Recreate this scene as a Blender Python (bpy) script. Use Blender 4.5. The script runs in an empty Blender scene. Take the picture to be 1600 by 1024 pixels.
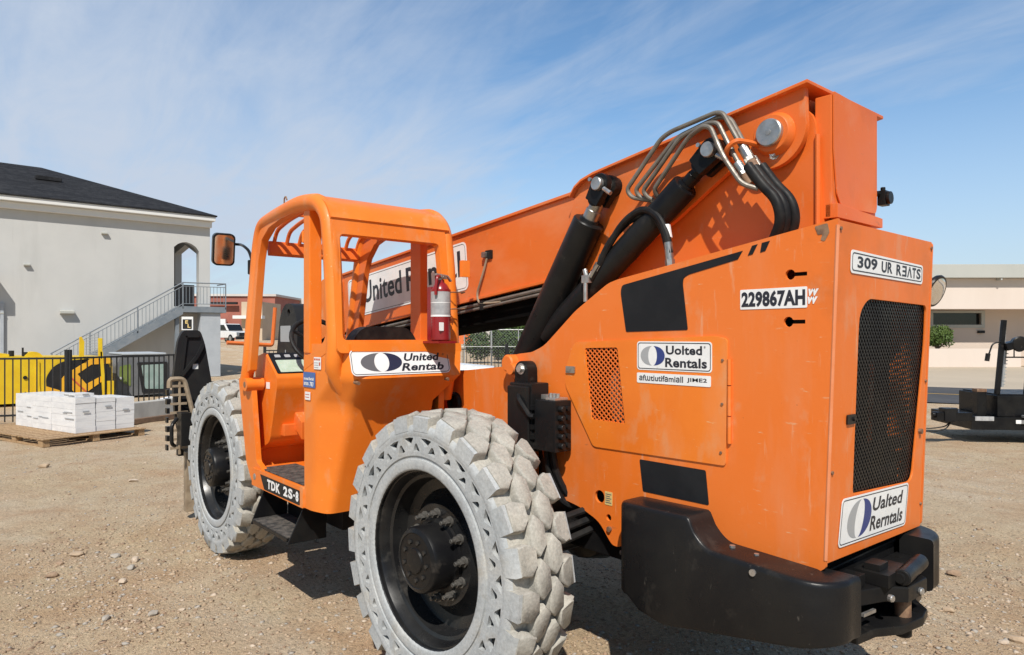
import bpy, bmesh, math, random
import numpy as np
from mathutils import Vector, Matrix
from mathutils.geometry import tessellate_polygon
random.seed(7); rng = np.random.default_rng(11)
C = bpy.context.scene.collection
SC = bpy.context.scene
R = math.radians; PI = math.pi
# ------------------------------------------------------------------ camera, sun, sky, exposure
# world frame: the machine's tail points to +X, its right side to +Y, ground at z = 0
cam = bpy.data.cameras.new('camera'); co = bpy.data.objects.new('camera', cam); C.objects.link(co)
co.location = (2.669, -1.756, 1.70); co.rotation_euler = (R(90), 0, R(49.7))
cam.sensor_width = 36; cam.lens = 24.39; cam.shift_y = 0.0081
cam.clip_start = .05; cam.clip_end = 9000
SC.camera = co
LD = Vector((-.62, .60, -1.0)).normalized()
sl = bpy.data.lights.new('sun', 'SUN'); sl.energy = 5.0; sl.angle = R(.55); sl.color = (1, .95, .87)
so = bpy.data.objects.new('sun', sl); C.objects.link(so); so.rotation_euler = LD.to_track_quat('-Z', 'Y').to_euler(); so.location = (20, -20, 40)
SC.view_settings.view_transform = 'Standard'; SC.view_settings.look = 'None'; SC.view_settings.gamma = 1
SC.view_settings.use_curve_mapping = False; SC.view_settings.exposure = 0.0
w = bpy.data.worlds.new('World'); SC.world = w; w.use_nodes = True
nt = w.node_tree; nt.nodes.clear()
def N(t, kind, **kw):
    n = t.nodes.new(kind)
    for k, v in kw.items():
        if hasattr(n, k): setattr(n, k, v)
        else: n.inputs[k.replace('_', ' ')].default_value = v
    return n
def math_n(t, op, a, b=None, clamp=False):
    n = t.nodes.new('ShaderNodeMath'); n.operation = op; n.use_clamp = clamp
    for i, v in enumerate((a, b)):
        if v is None: continue
        if isinstance(v, (int, float)): n.inputs[i].default_value = v
        else: t.links.new(v, n.inputs[i])
    return n.outputs[0]
def ramp(t, fac, stops):
    n = t.nodes.new('ShaderNodeValToRGB'); e = n.color_ramp.elements
    while len(e) < len(stops): e.new(.5)
    for el, (p, c) in zip(e, stops):
        el.position = p; el.color = (c, c, c, 1) if isinstance(c, (int, float)) else (*c, 1)
    t.links.new(fac, n.inputs[0]); return n.outputs[0]
def mixc(t, fac, a, b, mode='MIX'):
    n = t.nodes.new('ShaderNodeMix'); n.data_type = 'RGBA'; n.blend_type = mode
    for i, v in ((0, fac), (6, a), (7, b)):
        if isinstance(v, (int, float)): n.inputs[i].default_value = v
        elif isinstance(v, tuple): n.inputs[i].default_value = (*v, 1)
        else: t.links.new(v, n.inputs[i])
    return n.outputs[2]
def noise(t, vec, scale, detail=4, rough=.55, dist=0.):
    n = t.nodes.new('ShaderNodeTexNoise'); n.inputs['Scale'].default_value = scale; n.inputs['Detail'].default_value = detail
    n.inputs['Roughness'].default_value = rough; n.inputs['Distortion'].default_value = dist
    if vec is not None: t.links.new(vec, n.inputs['Vector'])
    return n.outputs[0]
def mapping(t, vec, scale=(1, 1, 1), rot=(0, 0, 0), loc=(0, 0, 0)):
    n = t.nodes.new('ShaderNodeMapping'); n.inputs['Scale'].default_value = scale; n.inputs['Rotation'].default_value = rot; n.inputs['Location'].default_value = loc
    t.links.new(vec, n.inputs[0]); return n.outputs[0]
sky = nt.nodes.new('ShaderNodeTexSky'); sky.sky_type = 'NISHITA'; sky.sun_disc = False
sky.sun_elevation = R(49); sky.sun_rotation = math.atan2(-LD.x, -LD.y); sky.air_density = 1.15; sky.dust_density = .6; sky.ozone_density = 1.6; sky.altitude = 300
tc = nt.nodes.new('ShaderNodeTexCoord')
sx = nt.nodes.new('ShaderNodeSeparateXYZ'); nt.links.new(tc.outputs['Generated'], sx.inputs[0])
zz = math_n(nt, 'ADD', math_n(nt, 'MAXIMUM', sx.outputs[2], 0.0), .22)
cx = nt.nodes.new('ShaderNodeCombineXYZ')
nt.links.new(math_n(nt, 'DIVIDE', sx.outputs[0], zz), cx.inputs[0]); nt.links.new(math_n(nt, 'DIVIDE', sx.outputs[1], zz), cx.inputs[1])
v1 = mapping(nt, cx.outputs[0], (.75, 1.05, 1), (0, 0, R(62)), (1.9, .35, 0))
c1 = noise(nt, v1, .62, 4, .45, .25)
v2 = mapping(nt, cx.outputs[0], (1.0, 2.0, 1), (0, 0, R(78)), (.3, 2.1, 0))
c2 = noise(nt, v2, 2.0, 6, .6, .6)
v3 = mapping(nt, cx.outputs[0], (.9, 4.2, 1), (0, 0, R(66)), (4.3, 1.1, 0))
c3 = noise(nt, v3, 1.5, 7, .62, .8)
cl = math_n(nt, 'ADD', math_n(nt, 'MULTIPLY', c1, .95), math_n(nt, 'ADD', math_n(nt, 'MULTIPLY', c2, .35), math_n(nt, 'MULTIPLY', c3, .30)))
cl = math_n(nt, 'SUBTRACT', cl, .30)
lowb = ramp(nt, sx.outputs[2], [(0, .8), (.10, .6), (.32, 0.)])           # thin haze band of cirrus near the horizon
dt = math_n(nt, 'ADD', math_n(nt, 'MULTIPLY', sx.outputs[0], -.6468), math_n(nt, 'MULTIPLY', sx.outputs[1], -.7627))     # cirrus thicker to the left (north-west)
cl = math_n(nt, 'ADD', cl, math_n(nt, 'MULTIPLY', dt, .13))
cf = ramp(nt, cl, [(.335, 0.), (.69, .96)])
ahead = math_n(nt, 'ADD', math_n(nt, 'MULTIPLY', sx.outputs[0], -.7627), math_n(nt, 'MULTIPLY', sx.outputs[1], .6468))       # veil kept to the north-west half, thinned elsewhere to lower the fill light
cf = math_n(nt, 'MULTIPLY', math_n(nt, 'MAXIMUM', cf, lowb), ramp(nt, ahead, [(.15, .12), (.55, 1.)]))
skb = mixc(nt, 1., sky.outputs[0], (.92, 1.16, 1.30), 'MULTIPLY')
skb = mixc(nt, 1., skb, ramp(nt, math_n(nt, 'ADD', math_n(nt, 'MULTIPLY', sx.outputs[0], -.7627), math_n(nt, 'MULTIPLY', sx.outputs[1], .6468)), [(0., .55), (.5, 1.)]), 'MULTIPLY')  # clear sky dimmed to the sides and behind, to deepen the shade
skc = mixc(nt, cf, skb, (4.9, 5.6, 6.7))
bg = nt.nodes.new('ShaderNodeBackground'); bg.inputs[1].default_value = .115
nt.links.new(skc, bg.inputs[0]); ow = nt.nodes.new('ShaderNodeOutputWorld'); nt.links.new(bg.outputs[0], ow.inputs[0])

# ------------------------------------------------------------------ mesh helpers
WL = {}                                  # world offset of every object we make
def V(*a): return Vector(a)
class MB:
    def __init__(s): s.v = []; s.f = []; s.m = []
    def add(s, vs, fs, mi=0):
        b = len(s.v); s.v += [tuple(p) for p in vs]; s.f += [tuple(i + b for i in f) for f in fs]; s.m += [mi] * len(fs)
    def obox(s, c, ax, ay, az, mi=0):
        c = Vector(c); ax = Vector(ax); ay = Vector(ay); az = Vector(az)
        if ax.cross(ay).dot(az) < 0: ax = -ax
        vs = [c + ax * i + ay * j + az * k for k in (-1, 1) for j in (-1, 1) for i in (-1, 1)]
        s.add(vs, [(0, 2, 3, 1), (4, 5, 7, 6), (0, 1, 5, 4), (2, 6, 7, 3), (0, 4, 6, 2), (1, 3, 7, 5)], mi)
    def box(s, x0, x1, y0, y1, z0, z1, mi=0):
        s.obox(((x0 + x1) / 2, (y0 + y1) / 2, (z0 + z1) / 2), ((x1 - x0) / 2, 0, 0), (0, (y1 - y0) / 2, 0), (0, 0, (z1 - z0) / 2), mi)
    def bar(s, p0, p1, wd, ht, up=(0, 0, 1), mi=0):
        p0 = Vector(p0); p1 = Vector(p1); d = p1 - p0; sd = d.cross(Vector(up)); sd.normalize(); u = sd.cross(d).normalized()
        s.obox((p0 + p1) / 2, d / 2, sd * wd / 2, u * ht / 2, mi)
    def tube(s, path, r, n=10, closed=False, mi=0, caps=True):
        P = [Vector(p) for p in path]; k = len(P); rr = r if isinstance(r, (list, tuple)) else [r] * k
        T = []
        for i in range(k):
            a = P[i - 1] if (i > 0 or closed) else P[i]; b = P[(i + 1) % k] if (i < k - 1 or closed) else P[i]
            T.append((b - a).normalized())
        u = T[0].cross(V(0, 0, 1)); u = u if u.length > .05 else T[0].cross(V(1, 0, 0)); u.normalize()
        vs = []
        for i in range(k):
            u = (u - T[i] * u.dot(T[i])).normalized(); q = T[i].cross(u)
            vs += [P[i] + (u * math.cos(2 * PI * j / n) + q * math.sin(2 * PI * j / n)) * rr[i] for j in range(n)]
        fs = []
        for i in range(k if closed else k - 1):
            for j in range(n):
                a = i * n + j; b = i * n + (j + 1) % n; i2 = (i + 1) % k
                fs.append((a, b, i2 * n + (j + 1) % n, i2 * n + j))
        if caps and not closed: fs += [tuple(range(n))[::-1], tuple((k - 1) * n + j for j in range(n))]
        s.add(vs, fs, mi)
    def lathe(s, o, ax, prof, n=32, mi=0, closed=False):
        o = Vector(o); ax = Vector(ax).normalized(); u = ax.cross(V(0, 0, 1)); u = u if u.length > .1 else ax.cross(V(1, 0, 0)); u.normalize(); q = ax.cross(u)
        vs = []; k = len(prof)
        for r, t in prof:
            vs += [o + ax * t + (u * math.cos(2 * PI * j / n) + q * math.sin(2 * PI * j / n)) * r for j in range(n)]
        fs = [(i * n + j, i * n + (j + 1) % n, (i + 1) * n + (j + 1) % n, (i + 1) * n + j) for i in range(k - 1) for j in range(n)]
        if not closed:
            if prof[0][0] > 1e-4: fs.append(tuple(range(n))[::-1])
            if prof[-1][0] > 1e-4: fs.append(tuple((k - 1) * n + j for j in range(n)))
        s.add(vs, fs, mi)
    def cyl(s, p0, p1, r0, r1=None, n=20, mi=0, ch=0.):
        p0 = Vector(p0); p1 = Vector(p1); L = (p1 - p0).length; r1 = r0 if r1 is None else r1
        pr = [(r0, 0), (r1, L)] if not ch else [(r0 - ch, 0), (r0, ch), (r1, L - ch), (r1 - ch, L)]
        s.lathe(p0, p1 - p0, pr, n, mi)
    def prism(s, pts, off, mi=0):
        P = [Vector(p) for p in pts]; off = Vector(off); n = len(P)
        nrm = sum(((P[i] - P[0]).cross(P[(i + 1) % n] - P[0]) for i in range(n)), Vector())
        if nrm.dot(off) < 0: P = P[::-1]
        s.add(P + [p + off for p in P], [tuple(range(n))[::-1], tuple(range(n, 2 * n))] + [(i, (i + 1) % n, n + (i + 1) % n, n + i) for i in range(n)], mi)
    def plate(s, pl, outer, holes=(), c0=0., c1=.01, mi=0, front_only=False):
        if isinstance(holes, (int, float)): c0, c1, holes = holes, c0, ()
        o, u, v, nn = pl; loops = [outer] + list(holes); flat = [p for l in loops for p in l]
        tri = tessellate_polygon([[Vector((a, b, 0)) for a, b in l] for l in loops])
        tr = []
        for t in tri:
            a, b, c = (flat[i] for i in t); ar = (b[0] - a[0]) * (c[1] - a[1]) - (b[1] - a[1]) * (c[0] - a[0])
            if abs(ar) < 1e-12: continue
            tr.append(tuple(t) if ar > 0 else tuple(t)[::-1])
        flip = u.cross(v).dot(nn) < 0
        P = lambda a, b, c: o + u * a + v * b + nn * c
        n = len(flat); f1 = [t[::-1] for t in tr] if flip else tr
        s.add([P(a, b, c1) for a, b in flat], f1, mi)
        if front_only: return
        s.add([P(a, b, c0) for a, b in flat], [t[::-1] for t in f1], mi)
        b0 = 0
        for li, l in enumerate(loops):
            k = len(l); A = sum(l[i][0] * l[(i + 1) % k][1] - l[(i + 1) % k][0] * l[i][1] for i in range(k))
            fs = [(i, (i + 1) % k, k + (i + 1) % k, k + i) for i in range(k)]
            if ((A > 0) != (li == 0)) != flip: fs = [f[::-1] for f in fs]
            s.add([P(a, b, c0) for a, b in l] + [P(a, b, c1) for a, b in l], fs, mi)
    def text(s, pl, txt, x0, x1, y0, y1, c=.002, mi=0, bold=.02, shear=0.):
        vs, fs = text_mesh(txt, bold, shear); xs = [p[0] for p in vs]; ys = [p[1] for p in vs]
        ax, bx, ay, by = min(xs), max(xs), min(ys), max(ys); o, u, v, nn = pl
        P = [o + u * (x0 + (p[0] - ax) / (bx - ax) * (x1 - x0)) + v * (y0 + (p[1] - ay) / (by - ay) * (y1 - y0)) + nn * c for p in vs]
        if u.cross(v).dot(nn) < 0: fs = [f[::-1] for f in fs]
        s.add(P, fs, mi)
    def build(s, name, mats, parent=None, bevel=0., seg=2, ang=35, local=False, weld=True, off=None):
        me = bpy.data.meshes.new(name); me.from_pydata(s.v, [], s.f)
        me.polygons.foreach_set('material_index', s.m)
        mats = mats if isinstance(mats, (list, tuple)) else [mats]
        for m in mats: me.materials.append(M[m] if isinstance(m, str) else m)
        bm = bmesh.new(); bm.from_mesh(me)
        if weld: bmesh.ops.remove_doubles(bm, verts=bm.verts, dist=2e-5)
        if bevel:
            es = [e for e in bm.edges if len(e.link_faces) == 2 and e.calc_face_angle(0) > R(32)]
            bmesh.ops.bevel(bm, geom=es, offset=bevel, segments=seg, profile=.6, affect='EDGES', clamp_overlap=True)
        o = Vector((0, 0, 0))
        if parent is not None and not local: o = WL[parent.name]
        elif off is not None: o = Vector(off)
        if o.length: bmesh.ops.translate(bm, vec=-o, verts=bm.verts)
        bm.to_mesh(me); bm.free()
        me.polygons.foreach_set('use_smooth', [True] * len(me.polygons)); me.set_sharp_from_angle(angle=R(ang))
        ob = bpy.data.objects.new(name, me); C.objects.link(ob)
        if bevel: wn_ = ob.modifiers.new('weighted', 'WEIGHTED_NORMAL'); wn_.keep_sharp = True; wn_.weight = 80
        if parent is not None: ob.parent = parent
        elif off is not None: ob.location = off
        WL[ob.name] = WL[parent.name] if parent is not None else o
        return ob
_tc = {}
def text_mesh(txt, bold, shear):
    k = (txt, bold, shear)
    if k not in _tc:
        cu = bpy.data.curves.new('t', 'FONT'); cu.body = txt; cu.size = 1; cu.offset = bold; cu.shear = shear; cu.resolution_u = 3; cu.space_character = 1.0 + bold
        ob = bpy.data.objects.new('t', cu); C.objects.link(ob); dg = bpy.context.evaluated_depsgraph_get()
        me = bpy.data.meshes.new_from_object(ob.evaluated_get(dg))
        _tc[k] = ([(q.co.x, q.co.y) for q in me.vertices], [tuple(p.vertices) if p.normal.z > 0 else tuple(p.vertices)[::-1] for p in me.polygons])
        bpy.data.objects.remove(ob); bpy.data.meshes.remove(me); bpy.data.curves.remove(cu)
    return _tc[k]
def tag(o, label=None, cat=None, group=None, kind=None):
    if label: o['label'] = label
    if cat: o['category'] = cat
    if group: o['group'] = group
    if kind: o['kind'] = kind
    return o
def thing(name, label, cat, loc, group=None, rz=0):
    o = bpy.data.objects.new(name, None); C.objects.link(o); o.location = loc; o.rotation_euler = (0, 0, rz); o.empty_display_size = .3
    WL[o.name] = Vector(loc); return tag(o, label, cat, group)
def kids(o): return [c for c in list(bpy.data.objects) if c.parent == o]
def copy_tree(o, parent=None):
    c = o.copy(); C.objects.link(c)
    if parent is not None: c.parent = parent
    WL[c.name] = WL.get(o.name, Vector())
    for k in kids(o): copy_tree(k, c)
    return c
def arc(cx, cy, r, a0, a1, n=6): return [(cx + r * math.cos(R(a0 + (a1 - a0) * i / n)), cy + r * math.sin(R(a0 + (a1 - a0) * i / n))) for i in range(n + 1)]
def rrect(x0, x1, y0, y1, r, n=5):
    return arc(x1 - r, y0 + r, r, -90, 0, n) + arc(x1 - r, y1 - r, r, 0, 90, n) + arc(x0 + r, y1 - r, r, 90, 180, n) + arc(x0 + r, y0 + r, r, 180, 270, n)
def each(name, m, parent, shapes, **kw):
    for fn in shapes:
        q = MB(); fn(q); q.build(name, m, parent, **kw)
def circ(cx, cy, r, n=20): return [(cx + r * math.cos(2 * PI * i / n), cy + r * math.sin(2 * PI * i / n)) for i in range(n)]
def rnd(pts, r, n=4):
    """round the corners of a closed 2D polygon; r may be a list"""
    out = []; k = len(pts)
    for i in range(k):
        p = Vector(pts[i]); a = Vector(pts[i - 1]) - p; b = Vector(pts[(i + 1) % k]) - p; ri = r[i] if isinstance(r, (list, tuple)) else r
        if ri <= 0: out.append(tuple(p)); continue
        ri = min(ri, a.length * .45, b.length * .45); p0 = p + a.normalized() * ri; p2 = p + b.normalized() * ri
        for j in range(n + 1):
            t = j / n; q = p0 * (1 - t) ** 2 + p * 2 * t * (1 - t) + p2 * t * t; out.append((q.x, q.y))
    return out
def fillet(path, r, n=5):
    P = [Vector(p) for p in path]; out = [P[0]]
    for i in range(1, len(P) - 1):
        a = P[i - 1] - P[i]; b = P[i + 1] - P[i]; ri = min(r, a.length * .48, b.length * .48); p0 = P[i] + a.normalized() * ri; p2 = P[i] + b.normalized() * ri
        out += [p0 * (1 - t) ** 2 + P[i] * 2 * t * (1 - t) + p2 * t * t for t in [j / n for j in range(n + 1)]]
    return out + [P[-1]]
X_, Y_, Z_ = V(1, 0, 0), V(0, 1, 0), V(0, 0, 1)
def side(y): return (V(0, y, 0), X_, Z_, -Y_)          # faces the camera side; coords (x, z)
def rear(x): return (V(x, 0, 0), Y_, Z_, X_)           # faces the tail; coords (y, z)

# ------------------------------------------------------------------ materials
M = {}
def mat(name, col, rough=.5, col2=None, scale=3., lo=.4, hi=.62, bump=0., bscale=60., metal=0., spec=.5, speck=None, stretch=None, coat=0., fine=0., emit=None):
    m = bpy.data.materials.new(name); m.use_nodes = True; t = m.node_tree; b = t.nodes['Principled BSDF']
    tcn = t.nodes.new('ShaderNodeTexCoord'); vec = tcn.outputs['Object']
    c = None
    if col2 is not None:
        vv = mapping(t, vec, stretch) if stretch else vec
        c = mixc(t, ramp(t, noise(t, vv, scale, 6, .6, .2), [(lo, 0.), (hi, 1.)]), col, col2)
    for sp in (speck or []):                            # (colour, scale, lo, hi, stretch)
        vv = mapping(t, vec, sp[4]) if len(sp) > 4 and sp[4] else vec
        c = mixc(t, ramp(t, noise(t, vv, sp[1], 5, .62), [(sp[2], 0.), (sp[3], 1.)]), c if c is not None else col, sp[0])
    if fine:
        c = mixc(t, fine, c if c is not None else col, ramp(t, noise(t, vec, bscale * 1.7, 3, .7), [(.3, .35), (.7, 1.)]), 'MULTIPLY')
    if c is None: b.inputs['Base Color'].default_value = (*col, 1)
    else: t.links.new(c, b.inputs['Base Color'])
    b.inputs['Metallic'].default_value = metal; b.inputs['Specular IOR Level'].default_value = spec
    if coat: b.inputs['Coat Weight'].default_value = coat; b.inputs['Coat Roughness'].default_value = .15
    rr = ramp(t, noise(t, vec, scale * 2.3 + 1, 4), [(.3, max(.03, rough - .1)), (.7, min(1, rough + .1))]); t.links.new(rr, b.inputs['Roughness'])
    if bump:
        bn = t.nodes.new('ShaderNodeBump'); bn.inputs['Strength'].default_value = min(1, bump); bn.inputs['Distance'].default_value = .01 * max(1, bump)
        t.links.new(noise(t, vec, bscale, 5, .6), bn.inputs['Height']); t.links.new(bn.outputs[0], b.inputs['Normal'])
    if emit: b.inputs['Emission Color'].default_value = (*emit, 1); b.inputs['Emission Strength'].default_value = 1
    M[name] = m; return m
dustc = (.52, .38, .26)
mat('orange', (.84, .215, .018), .46, (.76, .175, .014), 1.4, bump=.05, bscale=90, speck=[((.74, .29, .12), 2.6, .54, .84, (1, 1, .30)), ((.62, .37, .20), 7, .57, .92, (1, 1, .5)), ((.74, .40, .18), 50, .66, .74, (.3, 1, 1.5)), ((.16, .07, .03), 55, .715, .79), ((.66, .36, .20), 34, .68, .78, (1, 1, .25))], coat=.05)
mat('orange_faded', (.78, .172, .018), .5, (.78, .188, .030), 1.1, bump=.05, bscale=70, speck=[((.74, .26, .11), 3.2, .54, .86, (1, 1, .20)), ((.62, .36, .21), 6, .58, .95, (1, 1, .6)), ((.12, .05, .03), 48, .72, .79), ((.70, .40, .24), 22, .62, .80, (1, 1, .12)), ((.72, .36, .18), 45, .66, .74, (.25, 1, 1.6)), ((.28, .11, .04), 30, .72, .78, (1, 1, .08)), ((.40, .12, .04), 12, .70, .82, (.5, 1, 1.2)), ((.50, .13, .025), 1.7, .58, .90)], coat=.03)
mat('orange_boom', (.74, .160, .022), .44, (.69, .138, .019), .9, bump=.05, bscale=60, speck=[((.72, .25, .10), 2.4, .54, .86, (.5, 1, 1)), ((.50, .11, .02), 2.0, .56, .86), ((.14, .05, .03), 40, .73, .79), ((.40, .13, .05), 9, .68, .80, (.3, 1, 2)), ((.62, .32, .18), 16, .62, .84, (1, 1, .3)), ((.66, .26, .12), 44, .66, .74, (.2, 1, 1.6))], coat=.03)
mat('orange_pale', (.72, .27, .13), .55, (.70, .22, .08), 5)
mat('black_plastic', (.010, .010, .011), .33, (.016, .0155, .015), 3, bump=.06, bscale=130, spec=.24, speck=[((.07, .062, .053), 5, .60, .90), ((.16, .145, .125), 26, .67, .86, (1, 1, .4)), ((.30, .28, .25), 60, .735, .80)])
mat('black_paint', (.007, .007, .008), .36, (.014, .0135, .013), 4, bump=.03, bscale=90, spec=.2, speck=[((.07, .06, .05), 10, .62, .90), ((.30, .28, .26), 80, .76, .80)])
mat('rubber', (.009, .009, .010), .5, (.020, .019, .018), 14, spec=.2)
mat('decal_black', (.011, .012, .014), .5, (.016, .017, .019), 6, spec=.25, speck=[((.14, .13, .12), 22, .72, .80, (3, 3, .4))])
mat('rim_black', (.009, .009, .010), .30, (.018, .018, .018), 5, spec=.4, speck=[((.11, .10, .088), 7, .60, .90), ((.25, .23, .2), 45, .73, .80)], bump=.04)
mat('tyre_side', (.42, .44, .448), .85, (.49, .50, .495), 5, bump=.22, bscale=45, speck=[((.24, .24, .235), 8, .58, .78), ((.50, .465, .40), 4, .55, .80), ((.16, .16, .155), 22, .66, .78)], fine=.4)
mat('tyre_tread', (.41, .39, .345), .9, (.49, .465, .405), 6, bump=.32, bscale=50, speck=[((.22, .21, .19), 12, .56, .76), ((.52, .475, .40), 6, .56, .78), ((.14, .135, .125), 26, .66, .78)], fine=.5)
mat('steel', (.46, .45, .42), .35, (.36, .34, .31), 12, metal=.85, speck=[((.24, .15, .08), 25, .66, .78)])
mat('steel_tube', (.22, .20, .17), .48, (.17, .15, .125), 16, metal=.35, speck=[((.20, .12, .07), 20, .58, .75)])
mat('zinc', (.55, .54, .52), .35, (.42, .40, .37), 20, metal=.8)
mat('sticker_white', (.84, .84, .83), .4, (.78, .78, .77), 9, speck=[((.60, .55, .48), 14, .70, .88)])
mat('ink', (.020, .022, .032), .45)
mat('ink_blue', (.030, .050, .20), .42)
mat('ink_navy', (.022, .026, .06), .42)
mat('ink_grey', (.36, .37, .38), .45)
mat('ink_darkgrey', (.13, .13, .14), .45)
mat('tag_blue', (.05, .13, .38), .4)
mat('tag_yellow', (.70, .52, .20), .5)
mat('tag_red', (.55, .10, .05), .5)
mat('red_paint', (.27, .014, .018), .32, (.22, .012, .015), 5, coat=.2)
mat('label_silver', (.42, .42, .42), .35, (.30, .30, .31), 18)
mat('green_label', (.42, .52, .40), .35, (.50, .58, .48), 20)
mat('mirror_glass', (.9, .9, .9), .03, metal=1.)
mat('dark_core', (.016, .016, .017), .7, (.03, .028, .026), 8, spec=.2)
mat('filter_tan', (.40, .29, .20), .8, (.52, .40, .28), 30, bump=.3, bscale=60)
mat('grip', (.035, .033, .031), .8, (.12, .105, .09), 22, bump=.6, bscale=160)
mat('tan_metal', (.33, .26, .18), .6, (.24, .18, .12), 12)
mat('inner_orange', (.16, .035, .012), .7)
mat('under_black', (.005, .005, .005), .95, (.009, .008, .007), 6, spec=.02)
mat('rust', (.16, .085, .05), .7, (.28, .17, .10), 25)
mat('stucco', (.545, .543, .525), .9, (.51, .51, .495), .5, bump=.15, bscale=25, speck=[((.47, .468, .45), .7, .56, .80, (1, 1.6, .25)), ((.44, .43, .41), 2.2, .66, .85, (1, 2, .12))])
mat('trim_white', (.72, .72, .70), .7)
mat('shingle', (.020, .020, .022), .95, (.036, .036, .038), 4, spec=.15, bump=.7, bscale=9, speck=[((.018, .018, .02), 1.6, .5, .6, (.4, .4, 6))])
mat('stair_grey', (.17, .20, .23), .55, (.21, .235, .26), 4)
mat('column_grey', (.42, .45, .48), .7, (.38, .41, .44), 3)
mat('iron_black', (.012, .012, .013), .45)
mat('concrete', (.46, .44, .40), .9, (.36, .34, .31), 3, bump=.2, bscale=30, stretch=(1, 1, .4))
mat('wood', (.42, .28, .15), .75, (.30, .18, .09), 7, stretch=(1, 6, 6), bump=.2, bscale=30)
mat('wood_dark', (.20, .12, .07), .8, (.13, .08, .05), 8)
mat('wrap', (.78, .78, .78), .35, (.68, .68, .69), 4, bump=.18, bscale=9, coat=.2, stretch=(1, 1, 3))
mat('yellow', (.72, .50, .015), .4, (.66, .42, .012), 2)
mat('yellow_deep', (.76, .40, .02), .42, (.70, .34, .02), 3)
mat('charcoal', (.014, .014, .016), .5, (.022, .021, .020), 4, spec=.3)
mat('grey_panel', (.12, .125, .13), .5, (.16, .16, .165), 3)
mat('glass_green', (.20, .29, .26), .12, (.28, .36, .33), 3, spec=.7)
mat('green_paint', (.14, .19, .04), .5, (.18, .22, .06), 3)
mat('glass_dark', (.012, .013, .014), .06, spec=.7)
mat('white_paint', (.78, .78, .77), .35, (.70, .70, .69), 4, coat=.3)
mat('brick', (.36, .13, .095), .85, (.30, .105, .08), .25, bump=.2, bscale=8)
mat('tan_wall', (.55, .43, .31), .85, (.50, .39, .28), .3)
mat('beige_wall', (.60, .50, .42), .85, (.56, .465, .39), .35, stretch=(1, 1, .3))
mat('beige_fascia', (.66, .57, .50), .85, (.62, .53, .46), .3, stretch=(1, 1, .3))
mat('roof_metal', (.40, .405, .37), .6, (.45, .45, .41), .25, stretch=(1, 1, .4))
mat('store_blue', (.03, .08, .32), .5)
mat('pale_roof', (.62, .60, .57), .7, (.52, .46, .42), .08)
mat('galv', (.40, .41, .41), .5, metal=.4)
mat('hill_far', (.27, .31, .38), .95, (.33, .33, .36), .002)  # bluish distance haze is put into the hill colour
mat('leaf', (.060, .105, .022), .6, (.10, .15, .035), 1.5, spec=.3)
mat('leaf_dark', (.032, .062, .018), .6, (.050, .085, .025), 1.5, spec=.3)
mat('bark', (.12, .085, .06), .9)
mat('asphalt', (.050, .050, .053), .85, (.065, .064, .065), .6, bump=.2, bscale=40)
mat('line_yellow', (.60, .36, .07), .7)
mat('apron', (.50, .415, .31), .9, (.45, .375, .28), .15, fine=.2, bscale=20)
mat('stone_tan', (.44, .33, .225), .9, (.37, .27, .18), 9, bump=.3, bscale=60)
mat('stone_grey', (.33, .30, .26), .9, (.40, .355, .30), 9, bump=.3, bscale=60)
mat('stone_pale', (.53, .435, .335), .9, (.46, .36, .27), 9, bump=.3, bscale=60)
mat('stone_brown', (.34, .235, .155), .9, (.26, .175, .115), 9, bump=.3, bscale=60)
def ground_mat():
    m = bpy.data.materials.new('gravel'); m.use_nodes = True; t = m.node_tree; b = t.nodes['Principled BSDF']
    g = t.nodes.new('ShaderNodeNewGeometry').outputs['Position']
    big = noise(t, g, .45, 5, .6, .3); mid = noise(t, g, 3.2, 6, .65); fn = noise(t, g, 42, 4, .7); vf = noise(t, g, 170, 3, .7)
    c = mixc(t, ramp(t, big, [(.38, 0.), (.62, 1.)]), (.475, .365, .232), (.515, .42, .295))
    c = mixc(t, ramp(t, mid, [(.35, 0.), (.75, .75)]), c, (.37, .25, .155))
    c = mixc(t, ramp(t, noise(t, mapping(t, g, (.35, 1.2, 1), (0, 0, R(20))), .8, 4), [(.5, 0.), (.66, .5)]), c, (.52, .445, .345))
    c = mixc(t, .9, c, ramp(t, fn, [(.28, .42), (.46, .98), (.74, 1.3)]), 'MULTIPLY')
    c = mixc(t, .85, c, ramp(t, vf, [(.28, .42), (.47, 1.), (.75, 1.4)]), 'MULTIPLY')
    c = mixc(t, ramp(t, noise(t, g, .9, 5, .6, .4), [(.46, 0.), (.64, .75)]), c, mixc(t, 1., c, (.92, .80, .72), 'MULTIPLY'))
    vo = t.nodes.new('ShaderNodeTexVoronoi'); vo.inputs['Scale'].default_value = 55; t.links.new(g, vo.inputs['Vector'])
    peb = ramp(t, vo.outputs['Distance'], [(.10, 1.), (.32, 0.)])
    sep = t.nodes.new('ShaderNodeSeparateColor'); t.links.new(vo.outputs['Color'], sep.inputs[0])
    pick = math_n(t, 'MULTIPLY', peb, ramp(t, sep.outputs[0], [(.62, 0.), (.68, 1.)]))
    c = mixc(t, pick, c, mixc(t, sep.outputs[1], (.62, .54, .45), (.30, .22, .155)))
    t.links.new(c, b.inputs['Base Color']); b.inputs['Roughness'].default_value = .95; b.inputs['Specular IOR Level'].default_value = .2
    h = math_n(t, 'ADD', math_n(t, 'MULTIPLY', fn, .8), math_n(t, 'ADD', math_n(t, 'MULTIPLY', vf, .35), math_n(t, 'MULTIPLY', pick, .5)))
    bn = t.nodes.new('ShaderNodeBump'); bn.inputs['Strength'].default_value = .9; bn.inputs['Distance'].default_value = .026
    t.links.new(h, bn.inputs['Height']); t.links.new(bn.outputs[0], b.inputs['Normal'])
    M['gravel'] = m
ground_mat()
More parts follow.
